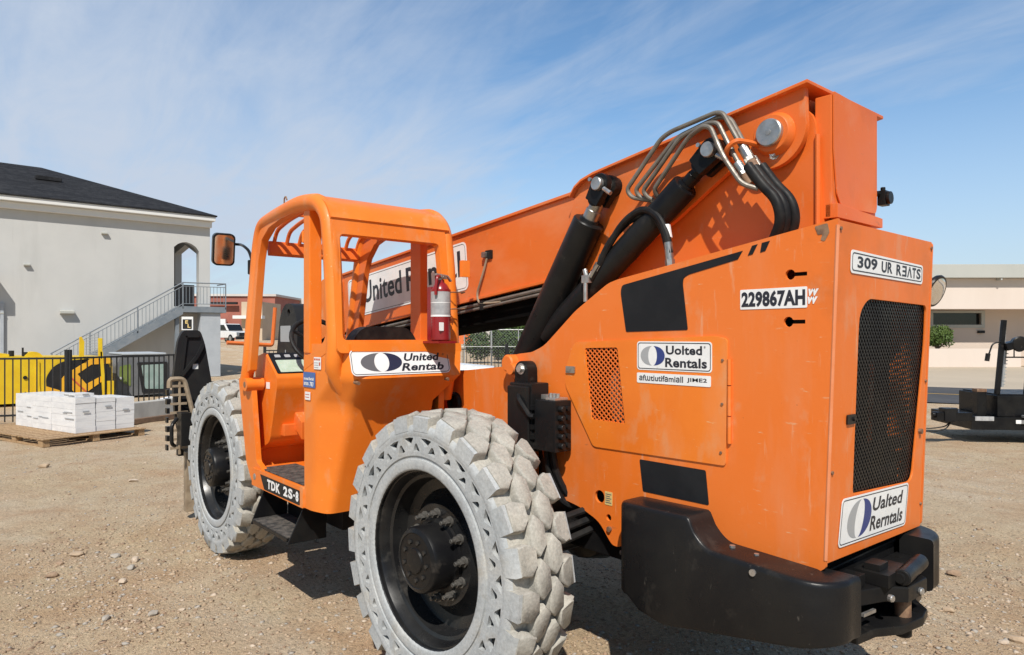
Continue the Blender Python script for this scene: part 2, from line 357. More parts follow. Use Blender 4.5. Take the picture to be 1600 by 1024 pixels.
# ================================================================== SETTING
CAMP = V(2.669, -1.756, 0); FW = V(-.7627, .6468, 0); RT = V(.6468, .7627, 0)
def fr(dep, lat, z=0): p = CAMP + FW * dep + RT * lat; return V(p.x, p.y, z)
def pl_at(dep): return (fr(dep, 0), RT, Z_, -FW)           # upright plane facing the camera side; coords (lateral, z)
def hgt(x, y):
    d = V(x, y, 0) - CAMP; dep = d.dot(FW); lat = d.dot(RT) / max(dep, 1)
    a = min(1, max(0, (dep - 44) / 18)); a = a * a * (3 - 2 * a); b = min(1, max(0, (.30 - lat) / .2))
    h = 1.05 * a * b
    n = .012 * math.sin(x * 2.1 + 1.3 * math.sin(y * 1.7)) * math.cos(y * 1.9 + .7) + .007 * math.sin(x * 5.3 + y * 3.1) + .005 * math.sin(y * 7.7 - x * 4.2)
    k = max(0, 1 - math.hypot(x, y - 1) / 40)
    return h + n * k - .008
def axis_pts(lo, hi, st, far):
    a = list(np.arange(lo, hi, st)); g = st
    while a[-1] < far: g *= 1.22; a.append(a[-1] + g)
    g = st
    while a[0] > -far: g *= 1.22; a.insert(0, a[0] - g)
    return a
gx = axis_pts(-14, 7, .14, 3500); gy = axis_pts(-5, 15, .14, 3500)
b = MB(); nx, ny = len(gx), len(gy)
b.v = [(x, y, hgt(x, y)) for y in gy for x in gx]
b.f = [(j * nx + i, j * nx + i + 1, (j + 1) * nx + i + 1, (j + 1) * nx + i) for j in range(ny - 1) for i in range(nx - 1)]; b.m = [0] * len(b.f)
tag(b.build('ground', 'gravel', weld=False), kind='structure')
# --- road with its centre line and the paved strip beyond, to the right behind the machine
def strip(name, m, pts, wl, wr, z, kind='structure'):
    b = MB(); L = []; Rr = []
    for i, p in enumerate(pts):
        a = Vector(pts[max(0, i - 1)]); c = Vector(pts[min(len(pts) - 1, i + 1)]); d = (c - a).normalized(); n = V(-d.y, d.x)
        L.append((p[0] + n.x * wl, p[1] + n.y * wl, z)); Rr.append((p[0] - n.x * wr, p[1] - n.y * wr, z))
    for i in range(len(pts) - 1): b.add([Rr[i], Rr[i + 1], L[i + 1], L[i]], [(0, 1, 2, 3)])
    return tag(b.build(name, m), kind=kind)
rd = [(-60, 52), (-38, 36), (-24, 25.5), (-14, 19.6), (-8, 17.6), (-3.7, 18.9), (2, 20.9), (20, 27), (80, 48)]
rd = [(-60, 56), (-38, 40), (-24, 28.5), (-14, 21.0), (-8, 19.6), (-3.7, 20.9), (2, 22.6), (20, 28), (80, 46)]
b = MB(); b.add([(x, y, .012) for x, y in [(-12, 22.3), (-8, 21.9), (-3.7, 23.3), (2, 25.1), (20, 30.8), (80, 49.5), (80, 78), (11.3, 69.6), (-19.8, 33.0)]], [tuple(range(9))]); tag(b.build('pavement', 'apron'), kind='structure')
strip('road', 'asphalt', rd, 3.2, 3.1, .020)
strip('road_line', 'line_yellow', rd, .06, .06, .026)
# --- far hills
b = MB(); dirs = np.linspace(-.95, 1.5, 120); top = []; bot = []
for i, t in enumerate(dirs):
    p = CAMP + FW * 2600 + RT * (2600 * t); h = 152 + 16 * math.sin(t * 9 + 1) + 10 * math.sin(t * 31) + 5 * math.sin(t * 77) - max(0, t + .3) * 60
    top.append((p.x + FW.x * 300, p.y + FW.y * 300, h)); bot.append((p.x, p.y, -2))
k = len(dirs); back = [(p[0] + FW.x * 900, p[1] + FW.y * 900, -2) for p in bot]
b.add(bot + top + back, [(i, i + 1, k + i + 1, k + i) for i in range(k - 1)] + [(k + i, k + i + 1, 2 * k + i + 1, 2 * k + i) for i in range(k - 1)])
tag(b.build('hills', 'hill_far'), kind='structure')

# ------------------------------------------------------------------ white two-storey building with outside stair
XW = -28.6
bl = thing('stucco_building', 'white two storey stucco building with dark hipped shingle roof and arched opening', 'building', (XW, 0, 0))
arch = [(6.23, 2.93), (7.22, 2.93), (7.22, 5.30), (7.10, 5.48), (6.92, 5.60), (6.72, 5.66), (6.55, 5.64), (6.38, 5.56), (6.23, 5.42)]
b = MB(); pl = (V(XW - .35, 0, 0), Y_, Z_, X_)
b.plate(pl, [(-16, 0), (7.67, 0), (7.67, 6.6), (-16, 6.6)], [arch], 0, .35)
pl = (V(0, 7.67, 0), X_, Z_, Y_)                                    # end wall, with the far opening of the passage
b.plate(pl, [(-39.4, 0), (XW - .352, 0), (XW - .352, 6.6), (-39.4, 6.6)], [[(-32.9, 2.93), (-29.5, 2.93), (-29.5, 5.30), (-31.2, 5.86), (-32.9, 5.62)]], -.3, 0)
b.box(-39.4, -39.1, -16, 7.36, 0, 6.6); b.box(-39.0, XW - .36, -16, -15.7, 0, 6.6)
b.box(-39.0, XW - .36, 6.0, 6.2, 0, 6.58); b.box(-39.0, XW - .36, 6.21, 7.36, 2.6, 2.9); b.box(-39.0, -35.6, 6.21, 7.36, 2.91, 6.5)
b.build('wall', 'stucco', bl)
b = MB(); ev = [(-28.15, 7.84), (-39.9, 7.84), (-39.9, -16.5), (-28.15, -16.5)]; ez = 6.84
r1, r2 = (-34.0, 2.2, 9.10), (-34.0, -10.6, 9.10)
e = [(x, y, ez) for x, y in ev]; b.add(e + [r1, r2], [(0, 4, 5, 3), (1, 4, 0), (2, 5, 4, 1), (3, 5, 2)])
b.add([(x, y, ez - .05) for x, y in ev], [(0, 1, 2, 3)])
for i in range(4): b.add([e[i], e[(i + 1) % 4], (*ev[(i + 1) % 4], ez - .05), (*ev[i], ez - .05)], [(0, 1, 2, 3)])
rf = b.build('roof', 'shingle', bl)
b = MB(); b.box(-31.6, -31.2, 1.7, 2.6, 8.05, 8.22); b.build('roof_vent', 'shingle', rf, bevel=.03)
b = MB(); b.box(-28.62, -28.2, -16.4, 7.79, 6.6, 6.787); b.box(-28.598, -28.40, -16.4, 7.70, 6.34, 6.597); b.box(-39.8, -28.63, 7.68, 7.79, 6.6, 6.787)
b.build('eave_trim', 'trim_white', bl, bevel=.03)
for y, z, s in ((3.68, 5.74, .22), (1.16, 4.33, .20), (2.42, 2.60, .46), (.35, 2.52, .24)):
    q = .6 if s < .4 else 1
    b = MB(); b.prism([(XW + .002, y - s / 2, z - .08 * q), (XW + .22 * q, y - s / 2, z - .05 * q), (XW + .22 * q, y - s / 2, z + .04 * q), (XW + .002, y - s / 2, z + .08 * q)], (0, s, 0)); b.build('wall_light', 'roof_metal', bl, bevel=.012)
b = MB(); b.box(XW + .002, XW + .75, -3.0, .10, 3.62, 4.1); b.build('awning', 'stucco', bl, bevel=.02)
b = MB(); b.box(XW + .003, XW + .12, .36, .46, 0, 2.9); b.build('downpipe', 'column_grey', bl)
b = MB(); b.box(XW - .12, XW - .06, 6.24, 7.05, 2.935, 3.86); b.build('dark_panel', 'iron_black', bl)

st = thing('outdoor_stair', 'grey steel stair with baluster railing climbing the white stucco wall to a landing', 'stairs', (XW + .7, 4, 0))
b = MB(); x0, x1 = XW + .06, XW + 1.25
b.box(x0, x1, 6.25, 7.95, 2.66, 2.90); b.build('landing', 'stair_grey', st, bevel=.01)
sl_ = .625
for xx in (x0 + .04, x1 - .06):
    b = MB(); b.prism([(xx, 6.25, 2.90), (xx, 6.25, 2.58), (xx, 2.05, 0.0), (xx, 1.55, 0.0), (xx, 1.62, 2.90 - 4.63 * sl_ + .05)], (.06, 0, 0)); b.build('stringer', 'stair_grey', st)
for i in range(16):
    y = 6.22 - (i + 1) * .28; z = 2.88 - (i + 1) * .28 * sl_
    b = MB(); b.box(x0 + .11, x1 - .07, y, y + .29, z - .04, z); b.box(x0 + .11, x1 - .07, y + .27, y + .289, z + .001, z + .16); b.build('tread', 'stair_grey', st)
b = MB(); xr = x1 - .02
b.tube([(xr, 1.75, 1.05), (xr, 6.25, 3.86), (xr, 7.93, 3.88), (x0 + .1, 7.93, 3.88)], .028, 6)
b.tube([(xr, 1.75, .90), (xr, 6.25, 3.71), (xr, 7.93, 3.73)], .016, 6); b.tube([(xr, 1.75, .18), (xr, 6.25, 3.0), (xr, 7.93, 3.02)], .016, 6)
for i in range(46):
    y = 1.8 + i * .1345; z0 = min(3.0, .2 + (y - 1.75) * sl_); b.tube([(xr, y, z0), (xr, y, z0 + .72)], .011, 5)
for y in (1.8, 3.0, 4.6, 6.25, 7.93): z0 = min(2.9, .12 + (y - 1.75) * sl_); b.box(xr - .02, xr + .02, y - .02, y + .02, z0 - .1, z0 + .95)
b.build('railing', 'stair_grey', st)
b = MB(); b.box(x1 - .55, x1 - .1, 6.95, 7.75, 0, 2.655); b.build('column', 'column_grey', st, bevel=.02)
b = MB(); b.box(x1 - .3, x1 - .15, 6.0, 6.14, 0, 2.5); b.build('post', 'stair_grey', st)
so_ = fr(24, -11.22); sg = thing('sign_board', 'small white framed sign board with yellow marks standing below the stair landing', 'sign', (so_.x, so_.y, 0))
b = MB(); b.tube([fr(24.05, -11.22, 0), fr(24.05, -11.22, 1.9)], .03, 6); b.build('post', 'galv', sg)
b = MB(); b.plate(pl_at(24), [(-11.42, 1.90), (-11.03, 1.90), (-11.03, 2.36), (-11.42, 2.36)], [[(-11.385, 1.93), (-11.065, 1.93), (-11.065, 2.27), (-11.385, 2.27)]], -.02, .02); b.build('frame', 'trim_white', sg)
b = MB(); b.plate(pl_at(24), [(-11.385, 1.93), (-11.065, 1.93), (-11.065, 2.27), (-11.385, 2.27)], (), -.015, .005); b.text(pl_at(24), 'E', -11.30, -11.20, 2.12, 2.24, .0075, 1, .03); b.text(pl_at(24), 'L', -11.22, -11.12, 1.98, 2.10, .0075, 1, .03); b.build('board', ['charcoal', 'tag_yellow'], sg)

# ------------------------------------------------------------------ black fence on its kerb, in two runs
def iron_fence(label, A, B, h, nposts, z0, group='black iron fences'):
    A = Vector((*A, 0)); B = Vector((*B, 0)); L = (B - A).length; d = (B - A) / L
    f = thing('iron_fence', label, 'fence', (A.x, A.y, 0), group)
    for k in range(nposts):
        p = A + d * (L * k / (nposts - 1)); b = MB(); b.obox((p.x, p.y, z0 + (h + .14) / 2), d * .045, V(-d.y, d.x, 0) * .045, (0, 0, (h + .14) / 2)); b.build('post', 'iron_black', f)
    b = MB()
    for zz_ in (z0 + .12, z0 + h - .02): b.bar(A + V(0, 0, zz_), B + V(0, 0, zz_), .035, .035)
    n = int(L / .125)
    for k in range(1, n): p = A + d * (L * k / n); b.obox((p.x, p.y, z0 + h / 2), d * .009, V(-d.y, d.x, 0) * .009, (0, 0, h / 2))
    b.build('picket_panel', 'iron_black', f)
    return f
iron_fence('black iron picket fence in front of the yellow machine on the left', (-14.6, -4.6), (-12.62, .31), 1.18, 3, .12)
iron_fence('black iron picket fence from the thick post to the grey cab, above the concrete kerb', (-12.62, .31), (-14.1, 3.0), 1.14, 2, .16)
iron_fence('black iron picket fence seen past the front tyre and under the boom', (-18.4, 6.2), (-13.9, 18.5), 1.05, 6, .22)
b = MB(); b.prism([(-12.25, .62, 0), (-12.25, .62, .36), (-12.5, .52, .36), (-12.5, .52, 0)], (-1.35, 2.45, 0))
tag(b.build('concrete_kerb', 'concrete', bevel=.015, off=(-13, 1.8, 0)), 'low weathered concrete kerb below the iron fence beside the pallet', 'kerb')
b = MB(); b.obox((-12.55, 1.95, .05), V(-.55, .98, 0), V(.05, .03, 0), (0, 0, .05))
tag(b.build('timber_beam', 'wood_dark', bevel=.01, off=(-12.55, 1.95, 0)), 'dark brown timber lying along the foot of the concrete kerb', 'timber')

# ------------------------------------------------------------------ pallet with wrapped bundles
e1 = V(-.40, 1.28, 0).normalized(); e2 = V(-1.28, -.40, 0).normalized()       # along the right face / along the left face
P0 = V(-9.98, -.39, 0)
pa = thing('pallet', 'wooden pallet of rough brown boards carrying white wrapped bundles', 'pallet', tuple(P0))
ZS = .8
def loc2(a, c, z): return P0 + e1 * a + e2 * c + V(0, 0, z * ZS)
for a in (.06, .8, 1.54):
    b = MB()
    for c in (.07, .95, 1.83, 2.6): p = loc2(a, c, .075); b.obox(p, e1 * .05, e2 * .07, (0, 0, .034))
    b.obox(loc2(a, 1.33, .017), e1 * .05, e2 * 1.34, (0, 0, .0125)); b.obox(loc2(a, 1.33, .126), e1 * .045, e2 * 1.34, (0, 0, .0075)); b.build('runner', 'wood', pa, bevel=.004)
for i in range(13):
    b = MB(); b.obox(loc2(.8, .06 + i * .212, .146), e1 * (.81 + random.uniform(-.015, .015)), e2 * .085, (0, 0, .0085)); b.build('deck_board', 'wood', pa, bevel=.003)
ZS = 1.
def bundle(label, a0, a1, c0, c1, z0, z1, layers):
    t = MB(); hz = (z1 - z0) / layers; layers = layers
    for k in range(layers):
        j = random.uniform(-.003, .003); c = loc2((a0 + a1) / 2 + j, (c0 + c1) / 2 + random.uniform(-.004, .004), z0 + hz * (k + .5))
        t.obox(c, e1 * ((a1 - a0) / 2 - .004), e2 * ((c1 - c0) / 2 - abs(j)), (0, 0, hz / 2 - .0004))
    o = t.build('wrapped_bundle', 'wrap', bevel=.0035, off=tuple(loc2((a0 + a1) / 2, (c0 + c1) / 2, z0)))
    tag(o, label, 'bundle', 'white wrapped bundles on the pallet')
    for q in range(3):                                                       # printed marks on the faces
        b = MB(); c = loc2(a0 - .004, c0 + (c1 - c0) * random.uniform(.15, .85), z0 + (z1 - z0) * random.uniform(.2, .85)); b.obox(c, e2 * random.uniform(.06, .16), e1 * .002, (0, 0, .008)); b.build('print_mark', 'ink_grey', o)
    b = MB(); c = loc2(a0 + (a1 - a0) * random.uniform(.5, .7), c0 - .012, z0 + (z1 - z0) * random.uniform(.55, .75)); b.obox(c, e1 * .05, e2 * .002, (0, 0, .014))
    b.build('print_mark', 'ink_grey', o)
bundle('white wrapped bundle at the near corner of the stack on the pallet', .58, .90, .22, 1.0, .127, .70, 6)
bundle('white wrapped bundle in the middle of the pallet right side', .905, 1.225, .23, 1.0, .127, .675, 7)
bundle('white wrapped bundle at the far right end of the pallet', 1.23, 1.55, .24, 1.0, .127, .655, 7)
bundle('white wrapped bundle in the middle of the stack left side', .58, 1.2, 1.005, 1.66, .127, .69, 6)
bundle('white wrapped bundle at the far left end of the pallet', .585, 1.2, 1.665, 2.30, .127, .685, 5)
bundle('small white wrapped bundle lying on top of the stack', .60, .90, .26, .62, .702, .76, 1)

# ------------------------------------------------------------------ yellow machine behind the fence
ym = thing('yellow_loader', 'long yellow construction machine with dark domed guard and orange bands behind the black fence', 'machine', (-18.2, .8, 0))
b = MB(); yf = (V(-17.9, 0, 0), Y_, Z_, X_)
b.plate(yf, rnd([(-4.5, .06), (.5, .06), (2.0, .06), (2.0, 1.10), (1.85, 1.16), (-.2, 1.20), (-4.5, 1.28)], [.05, .05, .05, .12, .1, .1, .05]), -1.7, 0)
b.build('body', 'yellow', ym, bevel=.03)
b = MB(); b.plate((V(-17.95, 0, 0), Y_, Z_, X_), arc(.31, 1.10, .21, 0, 180, 10), (), -.6, 0); b.plate((V(-17.95, 0, 0), Y_, Z_, X_), rnd([(-4.4, 1.2), (-.18, 1.2), (-.18, 1.255), (-.37, 1.285), (-4.4, 1.36)], .02), (), -.6, 0); b.build('hump_cover', 'yellow', ym, bevel=.03)
b = MB(); b.cyl((-17.9, .13, .68), (-17.875, .13, .68), .045); b.box(-17.9, -17.87, .12, .24, .19, .33); b.build('port', 'charcoal', ym)
b = MB(); b.plate(yf, rnd([(.15, .30), (.26, .30), (.26, .35), (.15, .35)], .01), .002, .05); b.plate(yf, rnd([(.36, .06), (.46, .06), (.42, .5), (.42, 1.08), (.36, 1.08), (.34, .5)], .04), .002, .03); b.build('trim_rib', 'yellow', ym)
b = MB(); b.plate(yf, rnd([(.56, .43), (.55, .67), (.69, .92), (.90, 1.06), (1.24, 1.10), (1.74, 1.10), (1.95, .93), (1.95, .53), (1.81, .16), (1.09, .20), (.88, .31)], [.03, .12, .15, .2, .2, .15, .1, .05, .02, .02, .02], 5), .002, .03); b.build('domed_guard', 'charcoal', ym, bevel=.012)
b = MB()
for q in ([(.56, .45), (.88, .32), (.88, .63), (.93, .70), (1.00, .74), (1.00, .16), (.69, .20), (.56, .27)], [(1.07, .81), (1.49, 1.10), (1.81, 1.15), (1.96, 1.08), (1.96, .98), (1.52, .96), (1.22, .73), (1.41, .47), (1.76, .67), (1.76, .52), (1.41, .25), (1.34, .28), (1.19, .22), (1.07, .37)]):
    b.plate(yf, q, .032, .045)
b.build('orange_band', 'yellow_deep', ym, bevel=.006)
b = MB(); b.bar((-17.845, 1.07, .66), (-17.845, 1.42, .26), .03, .025, up=(1, 0, 0)); b.build('red_rod', 'tag_red', ym)
for pts in ([(1.24, 1.1), (1.35, 1.1), (1.36, 1.55), (1.30, 1.68), (1.25, 1.67)], [(1.665, 1.1), (1.76, 1.1), (1.76, 1.64), (1.66, 1.64)], [(1.765, .1), (1.845, .1), (1.77, 1.3), (1.70, 1.3)]):
    b = MB(); b.plate(yf, pts, .05, .11); b.build('mast_post', 'yellow', ym, bevel=.01)
b = MB(); b.plate(yf, [(1.87, .08), (2.02, .08), (2.02, .53), (1.87, .53)], .035, .12); b.build('step_box', 'yellow', ym, bevel=.01)
b = MB()
for k in range(8): b.tube([(-17.82, 1.38, 1.22 + k * .07), (-17.82, 1.68, 1.24 + k * .07)], .007, 5)
for k in range(5): b.tube([(-17.825, 1.40 + k * .065, 1.20), (-17.825, 1.40 + k * .065, 1.78)], .006, 5)
b.build('guard_grid', 'galv', ym)
for y, z, r_ in ((-.13, 1.34, .06), (.10, 1.41, .022), (.15, 1.30, .05)):
    b = MB(); b.cyl((-18.1, y, 1.15), (-18.1, y, z), r_); b.build('exhaust', 'charcoal', ym)
# grey machine cab with green window beside it
gc = thing('machine_cab', 'dark grey machine cab with green tinted window behind the black fence', 'machine', (-20, 3.0, 0))
b = MB(); gf = (V(-18.6, 0, 0), Y_, Z_, X_)
b.plate(gf, rnd([(2.26, .04), (3.58, .08), (3.56, .87), (3.42, 1.16), (2.34, 1.17), (2.22, .88)], .06), -2.0, 0); b.build('body', 'grey_panel', gc, bevel=.02)
b = MB(); b.box(-20.4, -18.55, 2.36, 3.46, 1.175, 1.225); b.build('roof', 'column_grey', gc, bevel=.02)
b = MB(); b.plate(gf, rnd([(2.73, .97), (3.50, .97), (3.50, .11), (2.86, .11)], .04), .003, .02); fr2 = b.build('window_frame', 'charcoal', gc)
b = MB(); b.plate(gf, rnd([(2.83, .89), (3.42, .91), (3.42, .21), (2.93, .23)], .04), .021, .026); b.build('window', 'glass_green', gc)
b = MB(); b.plate(gf, rnd([(2.30, .87), (2.57, .93), (2.57, .31), (2.30, .48)], .05), .003, .02); b.build('side_window', 'green_paint', gc)
b = MB(); b.cyl((-18.58, 2.32, .55), (-18.55, 2.32, .55), .03); b.build('lamp', 'white_paint', gc)
# white tarps and foam lumps beyond the kerb
for i, (lx, ly, sx_, sy_, sz_, lb) in enumerate(((-14.2, 2.5, .7, .55, .30, 'crumpled white tarp heap at the foot of the grey machine cab'), (-15.0, 3.9, .5, 1.0, .26, 'white tarp sheet spread right of the grey machine cab'), (-15.4, 5.4, .5, 1.0, .62, 'pile of white sacks behind the front tyre and black carriage plate'))):
    b = MB(); n1, n2 = 18, 10; vs = []
    for j in range(n2 + 1):
        for k in range(n1):
            a = 2 * PI * k / n1; f = j / n2; q = (1 - f ** 2.2) ** .5; rr = 1 + .16 * math.sin(3 * a + i) + .08 * math.sin(7 * a + 2 * i + 5 * f)
            vs.append((lx + math.cos(a) * sx_ * q * rr, ly + math.sin(a) * sy_ * q * rr, f * sz_ * (1 + .18 * math.sin(2 * a + 4 * f + i))))
    b.add(vs, [(j * n1 + k, j * n1 + (k + 1) % n1, (j + 1) * n1 + (k + 1) % n1, (j + 1) * n1 + k) for j in range(n2) for k in range(n1)])
    tag(b.build('white_tarp', 'wrap', off=(lx, ly, 0)), lb, 'tarp', 'white tarps beyond the fence')

# ------------------------------------------------------------------ things seen far off between the posts and under the boom
pk = thing('pickup_truck', 'white pickup truck parked far off beyond the black fence', 'pickup truck', tuple(fr(68, -27.7, 1.05)))
def sec(prof, w0, w1, m, name, parent, bev=.06, ex=0):
    bb = MB(); ax = (RT * .80 - FW * .60).normalized(); sd = V(-ax.y, ax.x, 0); o = fr(68, -27.7, 1.05)
    bb.prism([o + ax * a + V(0, 0, z) + sd * w0 for a, z in prof], sd * (w1 - w0)); return bb.build(name, m, parent, bevel=bev)
body = sec([(-2.7, .45), (2.5, .45), (2.75, .6), (2.7, 1.02), (1.2, 1.12), (-2.75, 1.12)], -.95, .95, 'white_paint', 'body', pk, .1)
sec([(-1.55, 1.13), (1.15, 1.13), (.55, 1.82), (-1.2, 1.86)], -.85, .85, 'white_paint', 'cabin', pk, .12)
sec([(.62, 1.74), (1.13, 1.18), (1.19, 1.18), (.68, 1.76)], -.74, .74, 'glass_dark', 'windscreen', pk, 0)
for s_ in (-.87, .865):
    sec([(-.25, 1.2), (.92, 1.2), (.5, 1.70), (-.25, 1.72)], s_, s_ + .012, 'glass_dark', 'window', pk, 0); sec([(-1.2, 1.2), (-.32, 1.2), (-.32, 1.72), (-1.05, 1.74)], s_, s_ + .012, 'glass_dark', 'window', pk, 0)
sec([(2.72, .62), (2.79, .62), (2.76, .95), (2.70, .95)], -.62, .62, 'charcoal', 'grille', pk, 0)
sec([(2.6, .30), (2.85, .30), (2.85, .55), (2.6, .55)], -.95, .95, 'charcoal', 'bumper', pk, .04)
for s_ in (-.9, .66): sec([(2.71, .72), (2.80, .72), (2.77, .98), (2.68, .98)], s_, s_ + .24, 'zinc', 'headlight', pk, 0)
axp = (RT * .80 - FW * .60).normalized(); sdp = V(-axp.y, axp.x, 0)
for a in (-1.75, 1.75):
    for s_ in (-.97, .73):
        b = MB(); c = fr(68, -27.7, 1.05) + axp * a + V(0, 0, .40); b.cyl(c + sdp * s_, c + sdp * (s_ + .24), .40, ch=.03, n=24); wq = b.build('wheel', 'rubber', pk)
        b = MB(); b.cyl(c + sdp * (s_ - .012), c + sdp * (s_ + .252), .22, n=16); b.build('rim', 'zinc', wq)
bk = thing('brick_building', 'long red brick building far off beside the white stucco building', 'building', tuple(fr(120, -50, 0)))
b = MB(); b.plate(pl_at(120), [(-70, 0), (-41, 0), (-41, 8.5), (-70, 8.6)], (), -20, 0); b.build('wall', 'brick', bk)
b = MB(); b.plate(pl_at(120), [(-70.3, 8.62), (-40.7, 8.52), (-40.7, 8.9), (-70.3, 9.0)], (), -20, .3); b.build('parapet', 'pale_roof', bk)
b = MB(); b.plate(pl_at(119.6), [(-52.3, 3.2), (-49.2, 3.2), (-49.2, 4.6), (-52.3, 4.6)], (), 0, .5); b.build('white_box', 'white_paint', bk)
b = MB(); b.plate(pl_at(119.5), [(-52.2, 7.1), (-47.2, 7.1), (-47.2, 7.5), (-52.2, 7.5)], (), 0, .6); b.build('dark_canopy', 'charcoal', bk)
tb = thing('tan_building', 'small tan building with flat ledge in front of the red brick wall', 'building', tuple(fr(100, -36, 0)))
b = MB(); b.plate(pl_at(100), [(-39.0, 0), (-36, 0), (-36, 6.6), (-39.0, 6.6)], (), -8, 0); b.build('wall', 'tan_wall', tb)
b = MB(); b.plate(pl_at(100), [(-39.8, 4.15), (-35.6, 4.15), (-35.6, 4.6), (-39.8, 4.6)], (), .01, 1.2); b.build('ledge', 'trim_white', tb)
sb = thing('blue_store', 'distant store with blue front under a broad pale roof', 'building', tuple(fr(135, -40, 0)))
b = MB(); b.plate(pl_at(135), [(-49, 0), (-24, 0), (-24, 5.2), (-49, 5.2)], (), -10, 0); b.build('wall', 'store_blue', sb)
b = MB(); b.prism([fr(134, -50.5, 5.6), fr(134, -46, 7.9), fr(134, -40, 9.0), fr(134, -26, 8.4), fr(134, -17, 5.4)], FW * 12); b.build('roof', 'pale_roof', sb)
each('window', 'glass_green', sb, [lambda b, k=k: b.plate(pl_at(134.7), [(-48 + k * 3.2, 1.4), (-46 + k * 3.2, 1.4), (-46 + k * 3.2, 3.2), (-48 + k * 3.2, 3.2)], (), 0, .25) for k in range(5)])
pb = thing('pale_warehouse', 'pale flat walled warehouse behind the trees under the boom', 'building', tuple(fr(80, 0, 0)))
b = MB(); b.plate(pl_at(80), [(-9, 0), (14, 0), (14, 6.6), (-3, 6.1), (-9, 5.6)], (), -20, 0); b.build('wall', 'pale_roof', pb)
b = MB(); b.plate(pl_at(80), [(-9.2, 3.9), (14, 3.9), (14, 4.05), (-9.2, 4.05)], (), .01, .1); b.build('band', 'trim_white', pb)
oc = thing('orange_container', 'orange container far off behind the chain link fence', 'container', tuple(fr(60, -4.0, 0)))
b = MB(); b.plate(pl_at(60), [(-5.6, .35), (-3.45, .35), (-3.45, 2.05), (-5.6, 2.05)], (), -3, 0); b.build('body', 'orange_boom', oc, bevel=.03)
b = MB()
for k in range(9): b.plate(pl_at(60), [(-5.5 + k * .23, .42), (-5.42 + k * .23, .42), (-5.42 + k * .23, 1.98), (-5.5 + k * .23, 1.98)], (), .002, .05)
b.build('ribs', 'orange_boom', oc)
def tree(name, label, cat, base, blobs, trunk, lm, n, leaf, group=None):
    t = thing(name, label, cat, base, group); o = Vector(base)
    b = MB(); b.tube([o, o + V(.03, .02, trunk * .5), o + V(-.04, .05, trunk)], [.16 * leaf / .16, .12 * leaf / .16, .07 * leaf / .16], 8)
    for (c, r) in blobs[:5]: b.tube([o + V(0, 0, trunk * .7), o + Vector(c) * .6 + V(0, 0, trunk * .3), o + Vector(c)], [.06, .04, .015], 6)
    b.build('trunk', 'bark', t)
    vs = np.zeros((n, 4, 3)); W = np.array([r[0] * r[1] * r[2] for _, r in blobs]); W = W / W.sum(); pick = rng.choice(len(blobs), n, p=W)
    for i in range(n):
        c, r = blobs[pick[i]]; d = rng.normal(size=3); d /= np.linalg.norm(d); f = rng.uniform(.55, 1.08)
        p = np.array(base) + np.array(c) + d * np.array(r) * f; nrm = d + rng.normal(size=3) * .7; nrm /= np.linalg.norm(nrm); a = np.cross(nrm, rng.normal(size=3)); a /= np.linalg.norm(a); q = np.cross(nrm, a); s = leaf * rng.uniform(.5, 1.1)
        vs[i] = [p - a * s, p + q * s * .5, p + a * s, p - q * s * .5]
    me = bpy.data.meshes.new('crown'); me.from_pydata(vs.reshape(-1, 3) - np.array(base), [], [(4 * i, 4 * i + 1, 4 * i + 2, 4 * i + 3) for i in range(n)]); me.materials.append(M[lm]); me.materials.append(M['leaf'])
    me.polygons.foreach_set('material_index', [int(x) for x in rng.random(n) < .25])
    c = bpy.data.objects.new('crown', me); C.objects.link(c); c.parent = t; WL[c.name] = Vector(base); return t
p = fr(46, .25); tree('leafy_tree', 'round bright green tree rising above the chain link fence under the boom', 'tree', (p.x, p.y, .3), [((0, 0, 2.1), (1.25, 1.25, .75)), ((.5, .5, 1.7), (.9, .9, .7)), ((-.7, -.6, 1.5), (.8, .8, .7))], 1.5, 'leaf', 5200, .13)
p = fr(43, -.9); tree('hedge', 'broad dark green shrub behind the chain link fence under the boom', 'shrub', (p.x, p.y, .2), [((-.75, -.85, 1.0), (.9, .9, .95)), ((.3, .3, 1.0), (1.0, 1.0, 1.0)), ((1.0, 1.1, .8), (.8, .8, .8))], .5, 'leaf_dark', 5200, .12)
p = fr(118, -44.5); tree('far_bush', 'green bush in front of the red brick building', 'shrub', (p.x, p.y, 1.0), [((0, 0, 1.5), (1.6, 1.6, 1.7))], 1.2, 'leaf', 1500, .3)
# chain link fence
cf_ = thing('chain_link_fence', 'tall galvanised chain link fence in front of the trees under the boom', 'fence', tuple(fr(32, -3, 0)))
for i, la in enumerate((-6.2, -3.6, -2.2, -.95, .3, 1.5, 2.8)):
    b = MB(); b.tube([fr(32, la, 0), fr(32, la, 2.0)], .04 if i == 3 else .026, 6); b.build('post', 'galv', cf_)
b = MB(); b.tube([fr(32, -6.2, 1.98), fr(32, 2.8, 1.98)], .022, 6); b.tube([fr(32, -6.2, 1.2), fr(32, 2.8, 1.2)], .012, 6); b.build('rail', 'galv', cf_)
b = MB(); k = -8.2
while k < 2.8:
    for s_ in (1, -1):
        a0, a1 = k, k + 2.0; z0, z1 = (0, 2) if s_ > 0 else (2, 0)
        if a0 < -6.2: z0 = z0 + (z1 - z0) * (-6.2 - a0) / 2; a0 = -6.2
        if a1 > 2.8: z1 = z0 + (z1 - z0) * (2.8 - a0) / (a1 - a0); a1 = 2.8
        b.tube([fr(32, a0, z0), fr(32, a1, z1)], .0035, 3, caps=False)
    k += .14
b.build('wire_mesh', 'galv', cf_)
